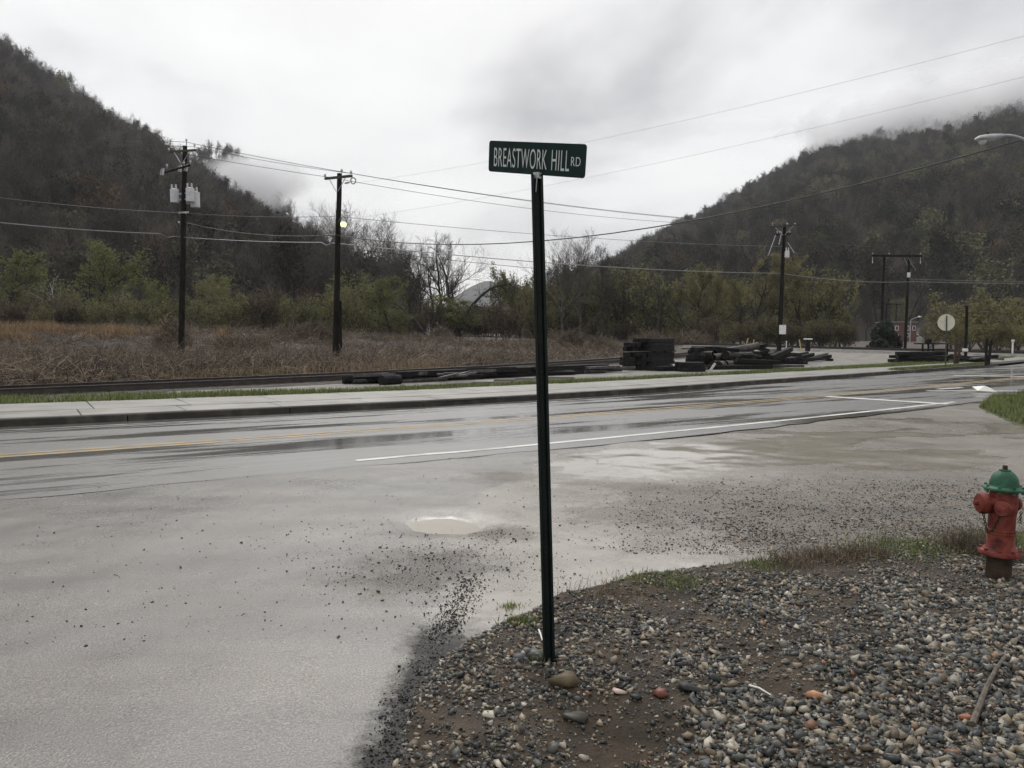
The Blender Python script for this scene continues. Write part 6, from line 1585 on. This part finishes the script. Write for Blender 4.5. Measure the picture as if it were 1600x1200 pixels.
# rusty beam carrying planks, behind
p = at(1122, 546, 52); zb0 = gz(p.x, p.y)
o = MB().box((0, 0, 0.22), (6.2, 0.5, 0.45), bev=0.03).build('steel_beam', 'rust'); o.location = (p.x + 1.2, p.y, zb0); o.rotation_euler = (0, 0, R(-4)); tag(o, 'long rusty brown steel beam under the grey planks', 'beam')
for i in range(16):
    px = rs.uniform(1085, 1150); q_ = at(px, 540, 52); timber((q_.x, 51.8 + rs.uniform(-0.3, 0.3), zb0 + 0.52 + 0.11 * (i // 6)), R(rs.uniform(-9, 5)), 'weathered grey plank on top of the rusty beam', 'planks on the rusty beam', rs.uniform(0.6, 1.0), kind='plank', name='plank')
# pile by the round sign
for i in range(14):
    lay = i // 5; q_ = at(1438 + rs.uniform(-14, 16), 562, 43.0 + (i % 5) * 0.3); timber((q_.x, q_.y, gz(q_.x, q_.y) + 0.1 + lay * 0.2), R(rs.uniform(-8, 3)), 'long black timber in the flat pile behind the round sign', 'timbers of the flat pile behind the round sign', rs.uniform(0.75, 1.0), w=1.3, pitch=rs.uniform(-0.03, 0.01))
t = thing('steel_rack', 'dark steel rack frame standing on the flat timber pile', 'rack', at(1466, 549, 46)); l = lambda px, py: at(px, py, 46) - t.location
MB().box((l(1430, 537) + l(1482, 537)) / 2, ((l(1482, 537) - l(1430, 537)).length, 0.3, 0.07)).build('top_rail', 'creosote', t); MB().box((l(1436, 546) + l(1482, 546)) / 2, ((l(1482, 546) - l(1436, 546)).length, 0.3, 0.06)).build('lower_rail', 'creosote', t)
for px in (1441.5, 1450.5, 1458, 1480): MB().box((l(px, 537) + l(px, 556)) / 2, (0.07, 0.1, abs(l(px, 556).z - l(px, 537).z))).build('leg', 'creosote', t)
MB().box(l(1450.5, 533.5), (0.3, 0.25, 0.26), bev=0.02).build('motor_box', 'creosote', t)
for i in range(14):
    px = rs.uniform(1484, 1546); q_ = at(px, 560, rs.uniform(43, 47)); timber((q_.x, q_.y, gz(q_.x, q_.y) + 0.08 + rs.uniform(0, 0.2)), R(rs.uniform(-40, 40)), 'broken dark timber in the rubble between the two paired posts', 'rubble between the paired posts', rs.uniform(0.3, 0.7), pitch=rs.uniform(-0.15, 0.15), kind=rs.choice(['tie', 'plank']))
# row of old timbers along the verge
for i in range(38):
    f_ = i / 37; px = 585 + f_ * 370 + rs.uniform(-6, 6); py = 596 - f_ * 16; s0_ = gp(px, py, 0.2)
    timber((s0_.x + rs.uniform(-.2, .2), s0_.y + rs.uniform(0.0, 0.9), 0.19 + 0.09 * (i % 3) + rs.uniform(0, .03)), R(38) + rs.uniform(-0.14, 0.14), 'old rotten black timber in the row along the grass verge', 'row of old timbers along the verge', rs.uniform(0.7, 1.1), roll=rs.uniform(-0.3, 0.3), kind=rs.choice(['tie', 'tie', 'tie', 'plank']))
for i in range(10):
    p = gp(708 + rs.uniform(-8, 10), 594 + rs.uniform(-3, 3), 0.2); timber((p.x, p.y, 0.28 + rs.uniform(0, .12)), R(rs.uniform(30, 75)), 'thin splintered stick sprawling from the row of old timbers', 'splinters of the old timber row', rs.uniform(0.35, 0.6), w=0.25, h=0.5, pitch=rs.uniform(-.12, .05), kind='plank', name='splinter')
o = MB().tube([(-0.35, 0, 0), (0, 0.02, 0.01), (0.35, 0, 0)], [0.17, 0.18, 0.165], 12).build('log', 'creosote', None, True); o.location = gp(594, 598, 0.2) + Vector((0.25, 0.4, 0.05)); o.rotation_euler = (0, 0, R(50)); tag(o, 'thick black log end at the start of the old timber row', 'log')
# white scraps
for px, py, Y, lab, rot in [(1113, 576, 32.6, 'white board leaning at the verge before the logs', (0.3, 0.5, 0.2)), (1209, 549, 44, 'white flat scrap lying on the timbers by the far pole', (1.5, 0, 0))]:
    o = MB().box((0, 0, 0), (0.1, 0.02, 0.42), rot, bev=0.004).build('white_board', 'white'); q_ = at(px, py, Y); o.location = (q_.x, q_.y, max(q_.z, gz(q_.x, q_.y) + 0.15)); tag(o, lab, 'board')
# dark mound of spoil before the tall stack
# white cardboard sheet in the road
w0 = gp(1537, 613); mb = MB(); mb.add([Vector((-.26, -.16, .06)), Vector((.24, -.22, .03)), Vector((.30, .22, .12)), Vector((-.18, .26, .15)), Vector((0.02, 0.0, .19))] + [Vector((-.26, -.16, .045)), Vector((.24, -.22, .015)), Vector((.30, .22, .105)), Vector((-.18, .26, .135)), Vector((0.02, 0.0, .175))], [(0, 1, 4), (1, 2, 4), (2, 3, 4), (3, 0, 4), (6, 5, 9), (7, 6, 9), (8, 7, 9), (5, 8, 9), (0, 5, 6, 1), (1, 6, 7, 2), (2, 7, 8, 3), (3, 8, 5, 0)])
o = mb.build('cardboard_sheet', 'whiteplastic'); o.location = (w0.x, w0.y, 0.0); tag(o, 'crumpled white sheet lying on the road by the corner grass', 'litter')

# ------------------------------------------------------------------ far buildings and bridge rail
def far_building(label, px0, px1, pyt, pyb, Y, roofh, wins, wallm='brick'):
    a = at(px0, pyb, Y); b = at(px1, pyb, Y); t_ = at(px0, pyt, Y); h = t_.z - a.z; w = b.x - a.x
    t = thing('brick_building' if wallm == 'brick' else 'house', label, 'building', ((a.x + b.x) / 2, Y, a.z - 1.0))
    MB().box((0, 4, (h + 1) / 2), (w, 8, h + 1)).build('wall', wallm, t)
    mb = MB(); mb.box((0, 4, h + 1 + roofh / 2), (w + 0.5, 8.5, roofh)); mb.build('roof', 'roofgrey', t)
    for (fx, fz, ww_, hh_) in wins:
        f = MB().box((w * fx, -0.03, 1 + h * fz), (ww_, 0.12, hh_)).build('window', 'white', t); MB().box((w * fx, -0.1, 1 + h * fz), (ww_ * 0.75, 0.04, hh_ * 0.8)).build('pane', 'glass', f)
    return t
far_building('red brick building beyond the evergreen and the railway', 1395, 1432, 504, 527, 175, 0.25, [(-0.35, 0.62, 0.8, 1.0), (-0.35, 0.15, 0.8, 0.8), (0.1, 0.62, 0.8, 1.0), (0.1, 0.15, 0.8, 0.8), (0.38, 0.62, 0.7, 1.0)])
M['siding'] = mat('pale_siding', [(0.3, 0.3, 0.3), (0.42, 0.42, 0.41)], 2, 0.7)
far_building('small pale house in front of the mountain foot', 1428, 1445, 518, 530, 230, 0.9, [(-0.2, 0.4, 0.9, 0.9), (0.25, 0.4, 0.9, 0.9)], 'siding')
br_ = thing('bridge_railing', 'white picket railing of the railway bridge', 'railing', at(769, 530, 122)); l = lambda px, py: at(px, py, 122) - br_.location
MB().box((l(748, 527) + l(792, 527.5)) / 2, (4.6, 0.2, 0.12)).build('deck_edge', 'rail', br_)
for i in range(14): MB().box((l(749 + i * 2.6, 523) + l(749 + i * 2.6, 526.5)) / 2, (0.07, 0.06, 0.7)).build('picket', 'white', br_)
MB().box(l(790, 522), (0.5, 0.08, 0.22)).build('end_board', 'white', br_)
# vine-covered mounds behind the timber stacks
rg = np.random.default_rng(90); MP = []
for (px, Y, w, h) in [(1015, 84, 2.6, 1.6), (1045, 85, 2.2, 1.1), (1075, 84, 2.6, 1.9), (868, 84, 1.2, 1.6), (690, 80, 1.1, 1.5), (1100, 85, 2.0, 1.3), (893, 62, 1.0, 1.2), (940, 66, 1.4, 0.9), (492, 56, 1.6, 1.3), (270, 52, 1.2, 1.8), (460, 58, 2.0, 1.0), (380, 50, 1.8, 0.7)]:
    x0 = (px - 800) / FPX * Y; k_ = 900; a = rg.uniform(0, 6.283, k_); q_ = np.sqrt(rg.uniform(0, 1, k_)); X = x0 + np.cos(a) * q_ * w; Yy = Y + np.sin(a) * q_ * w * 0.7
    MP.append(np.stack([X, Yy, terrain(X, Yy) + h * (1 - q_ ** 2) * rg.uniform(0.3, 1, k_)], 1))
strands('vine_mounds', 'brown vine-smothered mounds and stumps along the bank and main line', 'vines', np.vstack(MP), 0.9, 0.016, VINE, 91)

# ------------------------------------------------------------------ valley haze and the low mist on the hills
def volume_mat(name, density, color, aniso=0.0, noise_scale=None, lo=0.45, hi=0.7, edge=True):
    m = bpy.data.materials.new(name); m.use_nodes = True; t = m.node_tree; t.nodes.clear(); N = t.nodes.new; L = t.links.new
    out = N('ShaderNodeOutputMaterial'); v = N('ShaderNodeVolumePrincipled'); v.inputs['Color'].default_value = (*color, 1); v.inputs['Anisotropy'].default_value = aniso; v.inputs['Density'].default_value = density
    L(v.outputs[0], out.inputs['Volume'])
    if noise_scale:
        tc_ = N('ShaderNodeTexCoord'); ln = N('ShaderNodeVectorMath'); ln.operation = 'LENGTH'; L(tc_.outputs['Object'], ln.inputs[0])
        g = N('ShaderNodeNewGeometry'); n = N('ShaderNodeTexNoise'); n.inputs['Scale'].default_value = noise_scale; n.inputs['Detail'].default_value = 4; n.inputs['Roughness'].default_value = 0.6; L(g.outputs['Position'], n.inputs['Vector'])
        fall = N('ShaderNodeMapRange'); fall.inputs['From Min'].default_value = 1.0; fall.inputs['From Max'].default_value = 0.3; fall.inputs['To Min'].default_value = -0.32; fall.inputs['To Max'].default_value = 0.16; L(ln.outputs['Value'], fall.inputs[0])
        ad = N('ShaderNodeMath'); ad.operation = 'ADD'; L(n.outputs['Fac'], ad.inputs[0]); L(fall.outputs[0], ad.inputs[1])
        mr = N('ShaderNodeMapRange'); mr.inputs['From Min'].default_value = lo; mr.inputs['From Max'].default_value = hi; mr.inputs['To Max'].default_value = density; L(ad.outputs[0], mr.inputs[0])
        L(mr.outputs[0], v.inputs['Density'])
    return m
hz_m = volume_mat('valley_haze', 0.00014, (0.92, 0.95, 1.0))
hb = MB(); hb.box((0, 1350, 170), (5200, 3300, 350)); hb_o = hb.build('haze', hz_m)
tag(hb_o, 'thin grey haze filling the valley air', 'haze', kind='stuff')
def mist(label, px, py, Y, size, dens, seed, lo=0.42, hi=0.62, ns=1 / 60.0):
    b = bmesh.new(); bmesh.ops.create_icosphere(b, subdivisions=2, radius=1.0); me = bpy.data.meshes.new('mist'); b.to_mesh(me); b.free()
    me.materials.append(volume_mat('low_mist', dens, (0.97, 0.97, 0.98), 0.0, ns, lo, hi)); o = link('mist', me, None, at(px, py, Y), None, size); return tag(o, label, 'mist', kind='stuff')
mist('low grey cloud lying along the crest of the broad mountain', 1700, 204, 800, (320, 200, 62), 0.07, 1, 0.30, 0.58)
mist('wisp of cloud catching the mountain shoulder near the rocky knob', 1400, 246, 790, (115, 75, 28), 0.04, 2, 0.30)
mist('wisp of mist draped down the mountain below the cloud', 1362, 320, 640, (20, 20, 40), 0.025, 3, 0.40, 0.62, 1 / 22.0)
mist('small wisp of mist low on the mountain slope', 1262, 290, 760, (34, 24, 18), 0.025, 5, 0.40, 0.62, 1 / 25.0)
mist('white mist filling the gap behind the steep hill', 390, 285, 700, (70, 60, 34), 0.045, 4, 0.36)
